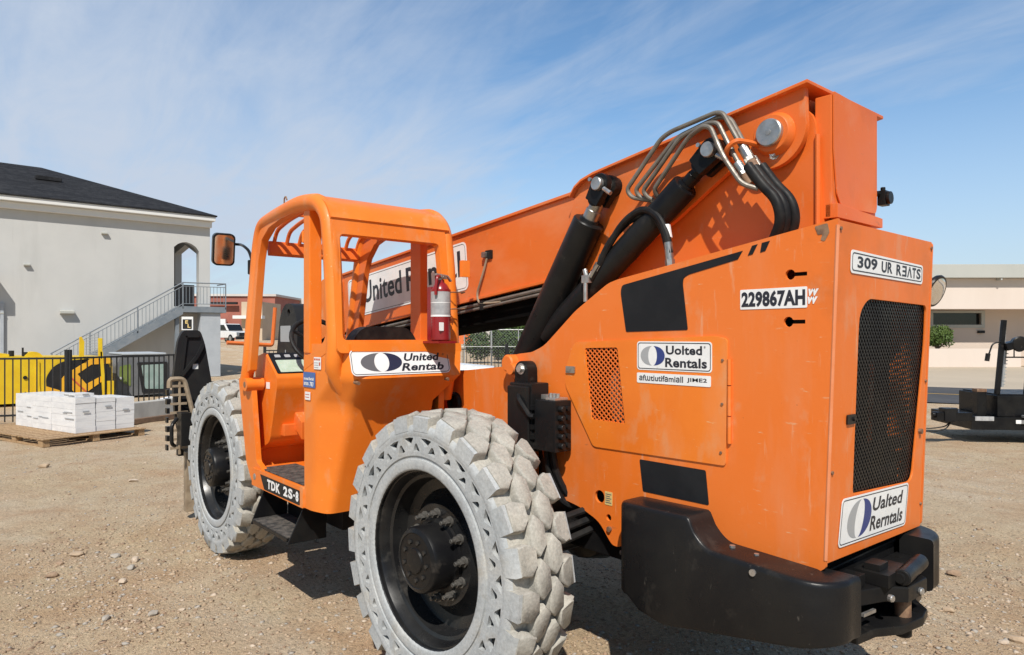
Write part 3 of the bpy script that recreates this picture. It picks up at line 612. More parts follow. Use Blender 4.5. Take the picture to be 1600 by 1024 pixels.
for lb, d0, l0, l1, z1 in (('long white crate beyond the frame under the boom', 19, -2.3, -.5, .95), ('low white crate left of the long one', 18, -2.9, -1.75, .72)):
    o = fr(d0, (l0 + l1) / 2, 0); b = MB(); b.plate(pl_at(d0), [(l0, .05), (l1, .05), (l1, z1 - .12), (l0 + .5, z1), (l0, z1)], (), -1.0, 0)
    for q in range(5): b.plate(pl_at(d0), [(l0 + .02, .12 + q * .16), (l1 - .02, .12 + q * .16), (l1 - .02, .14 + q * .16), (l0 + .02, .14 + q * .16)], (), .001, .012)
    tag(b.build('white_crate', 'wrap', off=tuple(o), bevel=.01), lb, 'crate', 'white crates beyond the machine')

# ------------------------------------------------------------------ beige building, bush, trailer on the right
bb_ = thing('beige_building', 'low beige building with deep overhanging upper wall and metal roof edge across the road', 'building', tuple(fr(38.5, 30, 0)))
D0 = 38
b = MB(); b.plate(pl_at(D0 + 1.6), [(12, 0), (60, 0), (60, 3.3), (12, 3.3)], [[(23.9, 2.25), (26.85, 2.25), (26.85, 3.1), (23.9, 3.1)]], -.3, 0); b.plate(pl_at(D0 + 2), [(12, 0), (60, 0), (60, 3.3), (12, 3.3)], (), -9, -.05); b.build('wall', 'beige_wall', bb_)
b = MB(); b.plate(pl_at(D0), [(11.8, 3.17), (60, 3.17), (60, 4.84), (11.8, 4.84)], (), -10, 0); b.build('fascia_wall', 'beige_fascia', bb_)
b = MB(); b.plate(pl_at(D0), [(11.5, 4.85), (60, 4.85), (60, 5.65), (11.5, 5.55)], (), -10.3, .45)
for q in range(11): b.plate(pl_at(D0), [(14.2 + q * 4.1, 4.72), (14.3 + q * 4.1, 4.72), (14.3 + q * 4.1, 4.848), (14.2 + q * 4.1, 4.848)], (), .005, .4)
b.build('roof_edge', 'roof_metal', bb_, bevel=.02)
b = MB(); b.plate(pl_at(D0 + 1.6), [(24.0, 2.33), (26.75, 2.33), (26.75, 3.0), (24.0, 3.0)], (), -.2, -.15); wn = b.build('window', 'glass_dark', bb_)
b = MB(); b.plate(pl_at(D0 + 1.6), [(23.8, 2.15), (26.95, 2.15), (26.95, 3.12), (23.8, 3.12)], [[(24.0, 2.33), (26.75, 2.33), (26.75, 3.0), (24.0, 3.0)]], .003, .08); b.build('frame', 'roof_metal', wn)
b = MB(); b.plate(pl_at(D0 - .4), [(13, 0), (27.6, 0), (27.6, 1.0), (13, 1.0)], (), -.25, 0); b.plate(pl_at(D0 - .4), [(27.95, 0), (44, 0), (44, 1.0), (27.95, 1.0)], (), -.25, 0); b.build('planter_wall', 'beige_fascia', bb_, bevel=.02)
b = MB(); b.plate(pl_at(D0 + 1.6), [(26.55, 1.85), (26.9, 1.85), (26.9, 2.0), (26.55, 2.0)], (), .003, .15); b.build('wall_light', 'charcoal', bb_)
p = fr(37.95, 23.25); tree('round_bush', 'rounded bright green bush in the planter of the beige building', 'shrub', (p.x, p.y, .5), [((0, 0, 1.2), (.72, .72, .55)), ((.25, .3, 1.35), (.42, .42, .42)), ((-.3, -.2, 1.0), (.5, .5, .4)), ((.4, .35, .85), (.3, .3, .3))], .7, 'leaf', 2600, .085)
p = fr(37.6, 28.9); 
# trailer: local axis along the photo's right, 11 m off
tr = thing('light_trailer', 'black towed trailer with mast, jack and lamp standing by the road', 'trailer', tuple(fr(11.2, 7.4, 0)))
def tp(a, z, d=11.0): return fr(d, a, z)
TA = (RT * .93 + FW * -.10).normalized(); TN = V(-TA.y, TA.x, 0)
def tbox(a0, a1, d0, d1, z0, z1, m, name, bev=.008, parent=None, mi=0):
    b = MB(); o = fr(11, 6.7, 0); c = o + TA * ((a0 + a1) / 2 - 6.7) + TN * ((d0 + d1) / 2) + V(0, 0, (z0 + z1) / 2); b.obox(c, TA * (a1 - a0) / 2, TN * (d1 - d0) / 2, (0, 0, (z1 - z0) / 2)); return b.build(name, m, parent or tr, bevel=bev)
tbox(7.25, 10.5, 0, 1.3, .22, .42, 'black_paint', 'frame'); tbox(7.44, 7.58, .2, .34, .35, .84, 'black_paint', 'jack_post')
cap = tbox(7.435, 7.585, .195, .345, .80, .85, 'rust', 'jack_cap')
tbox(7.66, 10.0, .05, 1.2, .42, .76, 'black_paint', 'battery_box', .02); tbox(7.70, 9.8, .08, 1.15, .76, .78, 'black_paint', 'lid')
tbox(8.3, 8.5, -.02, .1, .72, .84, 'white_paint', 'lamp_housing'); tbox(7.98, 8.35, -.12, 0, .42, .46, 'galv', 'step_plate')
tbox(7.3, 7.58, -.012, .005, .36, .43, 'label_silver', 'plate_label'); tbox(7.9, 8.2, -.012, .005, .32, .38, 'sticker_white', 'plate_label')
b = MB(); b.bar(fr(11, 6.7, .43), fr(11, 7.26, .42) , .14, .13); b.build('tongue', 'black_paint', tr, bevel=.01)
b = MB(); c0 = fr(11, 6.98, .44); b.cyl(fr(11, 6.66, .45), fr(11, 6.84, .46), .045); b.obox(fr(11, 6.9, .45), RT * .09, FW * .09, (0, 0, .11)); b.cyl(fr(11, 7.0, .38), fr(11, 7.0, .56), .06); b.build('coupler', 'black_plastic', tr, bevel=.02)
for z in (.0, .05):
    b = MB(); b.tube(fillet([fr(11, 6.98, .40), fr(11, 6.9, .27 - z), fr(11, 6.6, .22 - z), fr(11.1, 6.3, .26 - z)], .2, 6), .010, 6); b.build('cable', 'rubber', tr)
b = MB(); b.bar(fr(11, 7.69, .78), fr(11, 7.80, 1.95), .062, .062, up=FW); b.build('mast', 'black_paint', tr, bevel=.006)
b = MB(); b.bar(fr(11.05, 7.80, 1.55), fr(11.05, 7.83, 1.93), .07, .05, up=FW); b.build('mast_insert', 'white_paint', tr)
b = MB(); b.bar(fr(11.0, 8.18, .5), fr(11, 8.26, 1.35), .14, .1, up=FW); b.build('mast', 'black_paint', tr, bevel=.006)
b = MB(); b.bar(fr(11.1, 7.84, .88), fr(11.1, 7.90, 1.50), .03, .03, up=FW)
for k in range(11): b.bar(fr(11.1, 7.83 + .006 * k, .92 + k * .055), fr(11.1, 7.88 + .006 * k, .92 + k * .055), .03, .015)
b.build('chain_rack', 'galv', tr)
b = MB(); b.lathe(fr(10.9, 7.98, 1.57), -FW + V(0, 0, -.1), [(.04, -.12), (.10, -.09), (.125, 0), (.11, .015)], 20); b.build('work_lamp', 'black_plastic', tr)
b = MB(); b.bar(fr(11, 7.78, 1.52), fr(11, 8.4, 1.66), .2, .12, up=(0, 0, 1)); b.build('lamp_bar', 'black_paint', tr, bevel=.02)
b = MB(); b.tube([fr(11, 7.83, 1.36), fr(11, 8.25, 1.36)], .012, 5); b.tube([fr(11, 7.96, 1.36), fr(11, 7.96, 1.5)], .01, 5); b.build('bracket', 'black_paint', tr)
b = MB(); b.tube(fillet([fr(11, 7.74, 1.6), fr(11, 7.62, 1.58), fr(11, 7.58, 1.46), fr(11, 7.55, 1.38)], .06), .012, 6); b.cyl(fr(11, 7.55, 1.42), fr(11, 7.53, 1.30), .035, n=10); b.build('plug_cable', 'rubber', tr)
for a in (8.9, 9.7):
    b = MB(); c = fr(11, 6.7, .33) + TA * (a - 6.7) + TN * -.15; b.cyl(c, c - TN * -.2, .33, ch=.04, n=28); b.build('wheel', 'rubber', tr)
# ================================================================== THE MACHINE
T = thing('telehandler', 'large orange telescopic handler with open cab, raised rear boom pivot and dusty grey solid tyres', 'telehandler', (-.7, 1.2, 0))
YP = .75                                                        # plane of the left hood panel
# ------------------------------------------------------------------ chassis
b = MB(); b.box(-3.5, 1.40, .80, 1.60, .62, 1.12); b.box(-3.5, -1.15, .80, .90, 1.12, 1.42); b.box(-3.5, -1.15, 1.5, 1.6, 1.12, 1.42)
b.box(-.3, 1.35, .80, 1.6, 1.12, 1.2)
ch = b.build('chassis', 'black_paint', T, bevel=.01)
b = MB(); b.plate(side(.78), rnd([(-1.6, .80), (-.12, .80), (-.12, 1.2), (-.300, 1.30), (-.305, 1.533), (-.95, 1.47), (-1.6, 1.42)], [.02, .05, .05, .05, .01, .02, .02]), [circ(-.868, 1.281, .062, 24)], -.03, 0); b.build('frame_plate', 'orange_faded', ch, bevel=.004)
b = MB(); b.lathe((-.868, .79, 1.281), (0, -1, 0), [(.046, -.02), (.046, .028), (.060, .032), (.068, .024), (.068, .004)], 28); b.build('grommet', 'rubber', ch)
b = MB(); b.plate(side(1.62), [(-1.6, .80), (-.12, .80), (-.305, 1.533), (-1.6, 1.42)], (), -.03, 0); b.build('frame_plate', 'orange_faded', ch)
# ------------------------------------------------------------------ wheels
RW, WD, NP, NL = .680, .325, 26, 23
def build_wheel():
    b = MB()
    b.lathe((0, 0, 0), (0, 1, 0), [(.402, .05), (.404, .010), (.409, .004), (.417, .002), (.421, .010), (.414, .022), (.398, .028), (.388, .05), (.380, .075), (.364, .082), (.360, .13), (.352, .16), (.300, .175), (.262, .15), (.236, .105), (.10, .10), (.0, .10)], 72, closed=True)
    b.lathe((0, 0, 0), (0, 1, 0), [(.402, .30), (.38, .27), (.36, .22), (.355, .165)], 48, closed=True)
    wheel = b.build('wheel', 'rim_black', T, local=True, ang=30)
    b = MB()
    ring0, ring1 = .490, .566
    b.lathe((0, 0, 0), (0, 1, 0), [(.404, .045), (.405, .012), (.410, .000), (.418, -.003), (.448, -.004), (.458, -.002), (.460, .006), (.474, .006), (.476, -.001), (ring0, -.002), (ring0 + .001, .12), (ring1 - .001, .12), (ring1, -.002), (.578, -.005), (.600, -.004), (.618, .008), (.628, .03), (.634, .10), (.635, WD / 2), (.634, WD - .1), (.628, WD - .03), (.605, WD - .005), (.56, WD), (.43, WD), (.404, WD - .03)], 104, closed=True)
    holes = []
    for k in range(NP):
        a = 2 * PI * (k + .5) / NP; pc = 2 * PI / NP; j = 1 + .1 * math.sin(k * 3.3)
        p = lambda r, q: (r * math.cos(a + q), r * math.sin(a + q))
        holes.append(rnd([p(.559, -.072 * j), p(.562, 0), p(.559, .072), p(.524, .014), p(.524, -.014)], .005, 2))
        a = 2 * PI * k / NP + .02
        holes.append(rnd([p(.497, -.056), p(.4955, 0), p(.497, .056 * j), p(.533, .013), p(.533, -.013)], .005, 2))
    b.plate((V(0, 0, 0), X_, Z_, -Y_), circ(0, 0, ring1, 104), [circ(0, 0, ring0, 104)] + holes, -.02, .0022)
    nside = len(b.f)
    # tread blocks: (outline in (pitch fraction, y), phase)
    blocks = [([(-.33, -.006), (.33, -.006), (.37, .045), (.24, .104), (-.16, .104), (-.38, .058)], 0.0),
              ([(-.47, .122), (-.24, .080), (.24, .088), (.47, .130), (.24, .172), (-.26, .164)], .50),
              ([(-.47, .202), (-.25, .158), (.26, .166), (.47, .208), (.22, .248), (-.24, .244)], .01),
              ([(-.37, .272), (-.16, .230), (.22, .230), (.38, .282), (.33, WD + .006), (-.33, WD + .006)], .5)]
    pit = 2 * PI / NL; lr = random.Random(5)
    for k in range(NL):
        for bi, (out, ph) in enumerate(blocks):
            n = len(out); jr = lr.uniform(-.004, .004); ja = lr.uniform(-.03, .03)
            cxx = sum(q[0] for q in out) / n; cyy = sum(q[1] for q in out) / n
            ly = []
            for r, sc in ((.610, 1.06), (RW - .018 + jr, .985), (RW - .006 + jr, .95), (RW + jr, .86)):
                ring = []
                for (fx, fy) in out:
                    x = cxx + (fx - cxx) * sc; y = cyy + (fy - cyy) * sc
                    if bi == 0 and fy < 0: y = fy if r < .64 else fy + .004 + (.016 if r > RW - .01 else 0)
                    if bi == 3 and fy > WD: y = fy if r < .64 else fy - .004 - (.016 if r > RW - .01 else 0)
                    a = (k + ph + x + ja) * pit; rr = r - (.010 if r > .665 and (fy < 0 or fy > WD) else 0)
                    if r < .615 and bi == 0 and fy < 0: rr = .592
                    wv = (.0018 * math.sin(a * 61 + y * 90 + bi * 2) + .002 * math.sin(a * 23 + y * 40 + k)) if r > .635 else 0
                    ring.append(((rr + wv) * math.cos(a + wv * .8), y + wv * .8, (rr + wv) * math.sin(a + wv * .8)))
                ly.append(ring)
            vs = [p for rg in ly for p in rg]; fs = []
            for l in range(3):
                for i in range(n): fs.append((l * n + i, l * n + (i + 1) % n, (l + 1) * n + (i + 1) % n, (l + 1) * n + i))
            fs.append(tuple(range(3 * n, 4 * n))); fs = [f[::-1] for f in fs]
            b.add(vs, fs, 1)
            if bi in (0, 3):
                q_ = 0 if bi == 0 else n - 2
                for l in range(2): b.m[-1 - n * 3 + l * n + q_] = 0
    # the tread floor between the blocks is dusty too
    ty = b.build('tyre', ['tyre_side', 'tyre_tread'], wheel, local=True, ang=52)
    for p in ty.data.polygons:
        c = p.center; r = math.hypot(c.x, c.z)
        if r > .615 and .012 < c.y < WD - .012: p.material_index = 1
    b = MB(); b.lathe((0, .10, 0), (0, -1, 0), [(.178, 0), (.174, .012), (.156, .016), (.151, .03), (.153, .112), (.146, .126), (.127, .135), (.124, .131), (.060, .134), (.056, .142), (.03, .145), (0, .145)], 40, closed=True)
    hub = b.build('hub', 'black_paint', wheel, local=True, ang=30)
    hb = None
    for k in range(9):
        a = 2 * PI * k / 9
        if hb is None: b = MB(); b.cyl((0, -.03, 0), (0, -.041, 0), .011, n=6); hb = b.build('hub_bolt', 'rim_black', wheel, local=True); q = hb
        else: q = hb.copy(); C.objects.link(q)
        q.location = (.088 * math.cos(a), 0, .088 * math.sin(a))
    nut = None
    for k in range(12):
        a = 2 * PI * (k + .25) / 12; p = V(.194 * math.cos(a), 0, .194 * math.sin(a))
        if nut is None:
            b = MB(); b.cyl((0, .108, 0), (0, .094, 0), .024, n=16); b.cyl((0, .094, 0), (0, .068, 0), .0175, n=6); b.cyl((0, .068, 0), (0, .045, 0), .0105, n=10, ch=.002); nut = b.build('wheel_nut', 'zinc_dirty', wheel, local=True); q = nut
        else: q = nut.copy(); C.objects.link(q)
        q.location = p
    return wheel
mat('zinc_dirty', (.17, .16, .145), .45, (.07, .066, .06), 30, metal=.5)
wh = build_wheel(); hz = .666
def put(o, loc, rz, ry): o.location = Vector(loc) - Vector((-.7, 1.2, 0)); o.rotation_euler = (0, R(ry), R(rz))
w2 = copy_tree(wh, T); w3 = copy_tree(wh, T); w4 = copy_tree(wh, T)
put(wh, (-.052, 0, hz), 2.5, 4); put(w2, (-3.02, -.02, hz), 0, 11); put(w3, (-.065, 2.4, hz), 180, 0); put(w4, (-3.02, 2.4, hz), 180, 7)
for x in (-.065, -3.02):
    b = MB(); b.cyl((x, .30, .655), (x, 2.1, .655), .10, n=20); b.lathe((x, .95, .655), (0, 1, 0), [(.10, 0), (.2, .1), (.23, .25), (.2, .4), (.10, .5)], 20)
    for y in (.30, 1.98): b.cyl((x, y, .655), (x, y + .12, .655), .17, n=20)
    b.box(x - .14, x + .14, .86, 1.56, .74, .90)
    b.cyl((x + .16, .45, .62), (x + .16, 1.95, .62), .035, n=12); b.cyl((x + .2, .7, .70), (x + .2, 1.7, .70), .05, n=14)
    b.build('axle', 'black_paint', T, bevel=.006)
b = MB()
for i in range(3): b.tube(fillet([(.22, .62, .80 - i * .06), (.30, .9, .86 - i * .05), (.34, 1.3, .72), (.2, 1.5, .68)], .12), .018, 8)
b.tube(fillet([(.05, .74, 1.12), (.09, .72, .95), (.12, .74, .84), (.25, .9, .80)], .1), .020, 8)
b.build('hydraulic_hose', 'rubber', T)
# ------------------------------------------------------------------ hood: left plate, tail plate, top, right plate
hp = [(1.526, 2.123), (.487, 1.967), (.427, 1.952), (.208, 1.826), (-.024, 1.646), (-.12, 1.612), (-.235, 1.600), (-.29, 1.585), (-.314, 1.545), (-.295, 1.49), (-.20, 1.40), (-.110, 1.303), (.001, .975), (.040, .874), (.239, .844), (.369, .797), (.430, .725), (.455, .701), (.503, .701), (.565, .80), (.90, .80), (1.299, .807), (1.310, .832), (1.455, .832), (1.480, .854)]
hr = [.004, .02, .03, .03, .06, .02, .02, .02, .02, .03, .03, .05, .03, .03, .04, .05, .03, .02, .02, .01, .01, .006, .006, .015, .006]
meshq = rnd([(.279, 1.639), (.491, 1.643), (.538, 1.289), (.326, 1.289)], .012, 3)
slot = lambda x, z: circ(x, z, .021, 14)[2:-1] + []
def keyhole(x, z): return arc(x, z, .020, 22, 338, 12) + [(x + .066, z - .0075), (x + .066, z + .0075)]
b = MB(); b.plate(side(YP), rnd(hp, hr, 4), [rnd([(.24, 1.66), (.53, 1.66), (.575, 1.27), (.29, 1.27)], .01, 2), circ(.373, .919, .031, 20), circ(.431, .828, .0165, 14), keyhole(1.345, 1.932), keyhole(1.338, 1.753)], -.014, 0)
hood = b.build('hood', 'orange_faded', T, bevel=.0035)
tx = lambda z: 1.480 + (z - .854) * .0369
rn = V(1, 0, -.0369).normalized(); rz_ = V(.0369, 0, 1).normalized(); ro = V(tx(0), 0, 0)
RP = (ro, Y_, rz_, rn)                                           # tail plane, coords (y, z)
YR = 1.662
b = MB(); b.plate(RP, [(.758, .866), (YR - .004, .846), (YR, 2.118), (.758, 2.120)], [rnd([(.958, 1.095), (1.545, 1.065), (1.630, 1.66), (1.630, 1.815), (1.615, 1.835), (1.03, 1.845), (.96, 1.79), (.957, 1.7)], [.02, .05, .05, .03, .03, .06, .05, .02], 4)], -.012, -.002)
b.build('tail_plate', 'orange_faded', hood, bevel=.003)
b = MB(); b.plate(side(YR + .014), rnd([(1.526, 2.118), (.427, 1.952), (-.024, 1.646), (-.3, 1.55), (.04, .874), (1.480, .848)], .02), (), 0, .014); b.build('side_plate', 'orange_faded', hood)
b = MB(); b.prism([(1.522, YP + .012, 2.116), (.487, YP + .012, 1.961), (.427, YP + .012, 1.946), (.21, YP + .012, 1.82), (.21, YP + .012, 1.81), (.43, YP + .012, 1.936), (.489, YP + .012, 1.951), (1.52, YP + .012, 2.104)], (0, .17, 0))
b.prism([(1.522, 1.39, 2.112), (.43, 1.39, 1.946), (.43, 1.39, 1.934), (1.52, 1.39, 2.10)], (0, YR - 1.392, 0)); b.prism([(1.522, .93, 2.114), (1.41, .93, 2.096), (1.41, .93, 2.084), (1.52, .93, 2.10)], (0, .455, 0))
b.build('top_plate', 'orange_faded', hood)
b = MB(); b.box(.05, 1.44, .80, 1.62, 1.205, 1.24); b.box(.60, 1.36, .86, 1.56, 1.245, 1.80); b.box(.2, .58, 1.0, 1.56, 1.24, 1.62)
b.build('engine_block', 'dark_core', hood)
b = MB(); b.box(.16, .64, 1.00, 1.02, 1.2, 1.74); b.box(.16, .64, .775, .999, 1.72, 1.735); b.box(.16, .64, .775, .999, 1.20, 1.215); b.box(.145, .159, .775, 1.02, 1.2, 1.73); b.build('blackout_box', 'dark_core', hood)  # black box added behind the mesh to keep light out of the opening
b = MB(); b.lathe((.44, .88, 1.24), V(-.10, .0, 1), [(.06, 0), (.075, .03), (.075, .24), (.055, .29), (.03, .31)], 22); b.build('air_filter', 'filter_tan', hood)
# radiator core and the lattice guard
b = MB(); b.plate(RP, [(.80, .95), (1.30, .95), (1.30, 2.0), (.80, 2.0)], (), -.18, -.10); b.plate(RP, [(1.30, .95), (1.65, .95), (1.65, 2.0), (1.30, 2.0)], (), -.22, -.155)
b.tube(fillet([(1.42, 1.02, 1.15), (1.42, 1.3, 1.20), (1.41, 1.42, 1.30), (1.41, 1.47, 1.15)], .08), .02, 8); b.box(1.36, 1.42, 1.0, 1.55, 1.09, 1.14)
b.build('radiator', 'dark_core', hood)
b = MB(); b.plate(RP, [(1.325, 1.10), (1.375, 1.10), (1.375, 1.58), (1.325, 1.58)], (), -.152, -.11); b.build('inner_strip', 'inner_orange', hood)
def lattice(plane, poly, step, wd, c, dirs):
    b = MB(); o, u, v, nn = plane; xs = [p[0] for p in poly]; zs = [p[1] for p in poly]
    for (dx, dz) in dirs:
        L = math.hypot(dx, dz); dx, dz = dx / L, dz / L; px, pz = -dz, dx
        pr_ = [p[0] * px + p[1] * pz for p in poly]; k = min(pr_) + step * .5
        while k < max(pr_):
            hit = []
            for i in range(len(poly)):
                a, q = poly[i], poly[(i + 1) % len(poly)]; fa = a[0] * px + a[1] * pz - k; fb = q[0] * px + q[1] * pz - k
                if fa * fb < 0: t = fa / (fa - fb); hit.append((a[0] + (q[0] - a[0]) * t, a[1] + (q[1] - a[1]) * t))
            if len(hit) == 2:
                p0, p1 = (o + u * h[0] + v * h[1] + nn * c for h in hit); d = (p1 - p0)
                if d.length > .004: sd = d.cross(nn).normalized() * wd / 2; b.add([p0 - sd, p0 + sd, p1 + sd, p1 - sd], [(0, 1, 2, 3)]); b.add([p0 - sd - nn * wd * .5, p0 - sd, p1 - sd, p1 - sd - nn * wd * .5, p0 + sd, p0 + sd - nn * wd * .5, p1 + sd - nn * wd * .5, p1 + sd], [(0, 1, 2, 3), (4, 5, 6, 7)])
            k += step
        c += .0012
    return b
lattice(RP, [(.95, 1.08), (1.55, 1.05), (1.64, 1.66), (1.64, 1.84), (1.02, 1.85), (.95, 1.79)], .0185, .0058, -.016, ((1, 1.15), (1, -1.15))).build('grille', 'black_plastic', hood)
b = MB(); b.plate(RP, rrect(.874, .942, 1.368, 1.405, .006), (), .0, .006); b.cyl(ro + Y_ * .925 + rz_ * 1.387 + rn * .006, ro + Y_ * .925 + rz_ * 1.387 + rn * .012, .008, n=12); b.build('latch', 'black_plastic', hood, bevel=.001)
each('bolt', 'rust', hood, [lambda b, c=ro + Y_ * y + rz_ * z, r=r_, h=h_: b.cyl(c - rn * .002, c + rn * h, r, n=8) for (y, z, r_, h_) in ((1.60, 1.28, .012, .012), (.772, 2.09, .007, .004), (.775, 1.2, .007, .004), (1.652, 2.09, .007, .004), (1.645, .95, .007, .004), (1.648, 1.5, .007, .004))])
b = MB(); b.tube([(tx(z) - .003, YP + .004, z) for z in (.88, 1.2, 1.6, 2.0, 2.10)], .007, 8); b.build('corner_weld', 'orange_pale', hood)
# engine door with its punched mesh, hinge, catch
dq = rnd([(.205, 1.668), (1.02, 1.700), (1.080, 1.688), (1.071, 1.168), (.335, 1.158), (.140, 1.448), (.148, 1.545)], [.03, .02, .02, .015, .02, .03, .03], 4)
mq = [(.279, 1.639), (.491, 1.645), (.538, 1.289), (.326, 1.291)]
b = MB(); b.plate(side(YP), dq, [rnd(mq, .012, 3)], .0005, .0065)
door = b.build('engine_door', 'orange', hood, bevel=.0025)
mq2 = [(.270, 1.648), (.497, 1.652), (.548, 1.280), (.320, 1.282)]
lattice(side(YP), mq2, .0195, .0058, .0005, ((1, .78), (1, -.95))).build('punched_mesh', 'orange_boom', hood)
each('hinge', 'orange_faded', hood, [lambda b, z0=z0, z1=z1: b.cyl((1.088, YP - .006, z0), (1.088, YP - .006, z1), .0085, n=12) for z0, z1 in ((1.50, 1.605), (1.375, 1.495), (1.262, 1.37))])
b = MB(); b.plate(side(YP), rrect(.152, .215, 1.512, 1.546, .004), (), .008, .014); b.plate(side(YP), rrect(.160, .185, 1.520, 1.538, .003), (), .0145, .018); b.build('catch', 'steel', hood, bevel=.001)
each('rivet', 'rust', hood, [lambda b, x=x, z=z: b.cyl((x, YP - .0066, z), (x, YP - .011, z), .006, n=8) for (x, z) in ((1.058, 1.60), (1.056, 1.42), (1.050, 1.22))] + [lambda b: b.cyl((.439, YP + .002, .775), (.439, YP - .012, .775), .013, n=12)])
b = MB(); b.plate(side(YP), rnd([(1.440, 2.1025), (1.488, 2.110), (1.495, 2.075), (1.478, 2.045), (1.462, 2.05), (1.470, 2.072), (1.452, 2.070)], .006), (), .0006, .0016); b.build('chip_mark', 'rust', hood)
# decals
b = MB(); P = side(YP)
b.plate(P, rnd([(.515, 1.938), (1.146, 2.041), (1.124, 2.008), (.890, 1.963), (.862, 1.950), (.858, 1.925), (.884, 1.725), (.540, 1.718), (.507, 1.905)], [.03, 0, 0, .01, .02, .01, .008, .008, .03]), (), .0006, .002)
b.plate(P, [(1.168, 2.019), (1.190, 2.023), (1.211, 2.061), (1.187, 2.057)], (), .0006, .002); b.plate(P, [(1.222, 2.027), (1.244, 2.031), (1.263, 2.069), (1.229, 2.064)], (), .0006, .002)
b.build('stripe_decal', 'decal_black', hood)
b = MB(); b.plate(P, rnd([(.620, 1.134), (.973, 1.135), (.989, .991), (.640, .990)], .008), (), .0006, .002); b.build('panel_decal', 'decal_black', hood)
def logo(b, P, x0, x1, z0, z1, c, m_left, m_right, lean=.0):
    cx_, cz = (x0 + x1) / 2, (z0 + z1) / 2; a, h = (x1 - x0) / 2, (z1 - z0) / 2; n = 18
    sh = lambda x, z: (x + lean * (z - cz), z)
    for s, m in ((-1, m_left), (1, m_right)):
        o_ = [sh(cx_ + s * (a * math.cos(t) ** .9 if math.cos(t) > 0 else 0) + s * .03 * a, cz + h * math.sin(t)) for t in [PI / 2 - PI * i / n for i in range(n + 1)]]
        i_ = [sh(cx_ + s * (.03 * a + .34 * a * max(0, math.cos(t))), cz + h * math.sin(t)) for t in [-PI / 2 + PI * i / n for i in range(1, n)]]
        b.plate(P, o_ + i_, (), 0, c, m, front_only=True)
def rental_sticker(name, P, x0, x1, z0, z1, lines, lg, parent, cols=('ink_grey', 'ink_blue'), r=.015, base=.008, shear=.0, quad=None):
    w_, h_ = x1 - x0, z1 - z0; b = MB()
    b.plate(P, rrect(x0, x1, z0, z1, r), (), base - .0012, base)
    q = .035 * h_ + .001
    b.plate(P, rrect(x0 + q, x1 - q, z0 + q, z1 - q, r * .85), [rrect(x0 + q + .0035, x1 - q - .0035, z0 + q + .0035, z1 - q - .0035, r * .7)], 0, base + .0008, 1, front_only=True)
    if lg: logo(b, P, x0 + lg[0] * w_, x0 + lg[1] * w_, z0 + lg[2] * h_, z0 + lg[3] * h_, base + .0008, 2, 3, lg[4] if len(lg) > 4 else 0)
    for (t, a0, a1, b0, b1, bold) in lines: b.text(P, t, x0 + a0 * w_, x0 + a1 * w_, z0 + b0 * h_, z0 + b1 * h_, base + .0008, 1, bold, shear)
    return b.build(name, ['sticker_white', 'ink', *cols], parent)
rental_sticker('rental_sticker', P, .611, 1.008, 1.545, 1.675, [('Uolted', .41, .88, .56, .86, .03), ('Rentals', .40, .94, .13, .45, .03), ('®', .90, .925, .78, .86, 0)], (.06, .39, .17, .84), hood)
b = MB(); b.plate(P, rrect(.611, 1.003, 1.486, 1.532, .006), (), .0075, .0088); b.text(P, '\u0430f\u026ftiutif\u0430mi\u0430ll', .625, .865, 1.497, 1.524, .0096, 1, .02); b.text(P, 'JIME2', .885, .985, 1.499, 1.520, .0096, 1, .02); b.build('small_sticker', ['sticker_white', 'ink'], hood)
b = MB(); b.plate(P, rrect(1.135, 1.412, 1.805, 1.884, .004), (), .0006, .002); b.text(P, '229867AH', 1.141, 1.405, 1.813, 1.876, .0028, 1, .045)
b.build('number_sticker', ['sticker_white', 'ink'], hood)
b = MB(); b.text(P, 'vv', 1.414, 1.452, 1.818, 1.845, .002, 0, .05, .3); b.text(P, 'vv', 1.417, 1.456, 1.848, 1.874, .002, 0, .05, .3); b.build('torn_sticker', 'sticker_white', hood)
b = MB(); b.plate(P, rrect(.399, .432, .0, .0, .0) if False else rrect(.408, .455, .888, .952, .003), (), .0006, .002)
for k in range(5): b.plate(P, rrect(.413, .45 - .008 * (k % 2), .898 + k * .010, .902 + k * .010, .001), (), 0, .0028, 1, front_only=True)
b.build('yellow_tag', ['tag_yellow', 'ink_darkgrey'], hood)
# tail stickers
b = MB(); q4 = [(.86, 1.935), (1.56, 1.925), (1.56, 2.006), (.86, 2.022)]
b.plate(RP, rnd(q4, .018), (), 0, .0015); q5 = [(.870, 1.944), (1.550, 1.934), (1.550, 1.998), (.870, 2.013)]; q6 = [(.874, 1.948), (1.546, 1.938), (1.546, 1.994), (.874, 2.009)]
b.plate(RP, rnd(q5, .016), [rnd(q6, .014)], 0, .0024, 1, front_only=True)
for t, y0, y1 in (('309', .915, 1.09), ('UR', 1.13, 1.235), ('R', 1.275, 1.327), ('\u018e', 1.335, 1.380), ('\u039b', 1.388, 1.438), ('T', 1.442, 1.482), ('S', 1.488, 1.534)):
    dz = -(y0 - .9) * .02; b.text(RP, t, y0, y1, 1.957 + dz, 2.001 + dz, .0024, 1, .03)
b.build('phone_sticker', ['sticker_white', 'ink'], hood)
lo, lu, lv, ln = RP; o2 = lo + lu * .820 + lv * .905; u2 = (lu * .60 + lv * -.022).normalized(); v2 = (lv * .17 + lu * .02).normalized()
P2 = (o2, u2, v2, ln)
rental_sticker('rental_sticker', P2, .02, .655, .004, .187, [('Ualted', .44, .91, .56, .86, .025), ('Rerntals', .42, .93, .14, .46, .025)], (.10, .42, .10, .90, .15), hood, r=.02, base=.002, shear=.10)
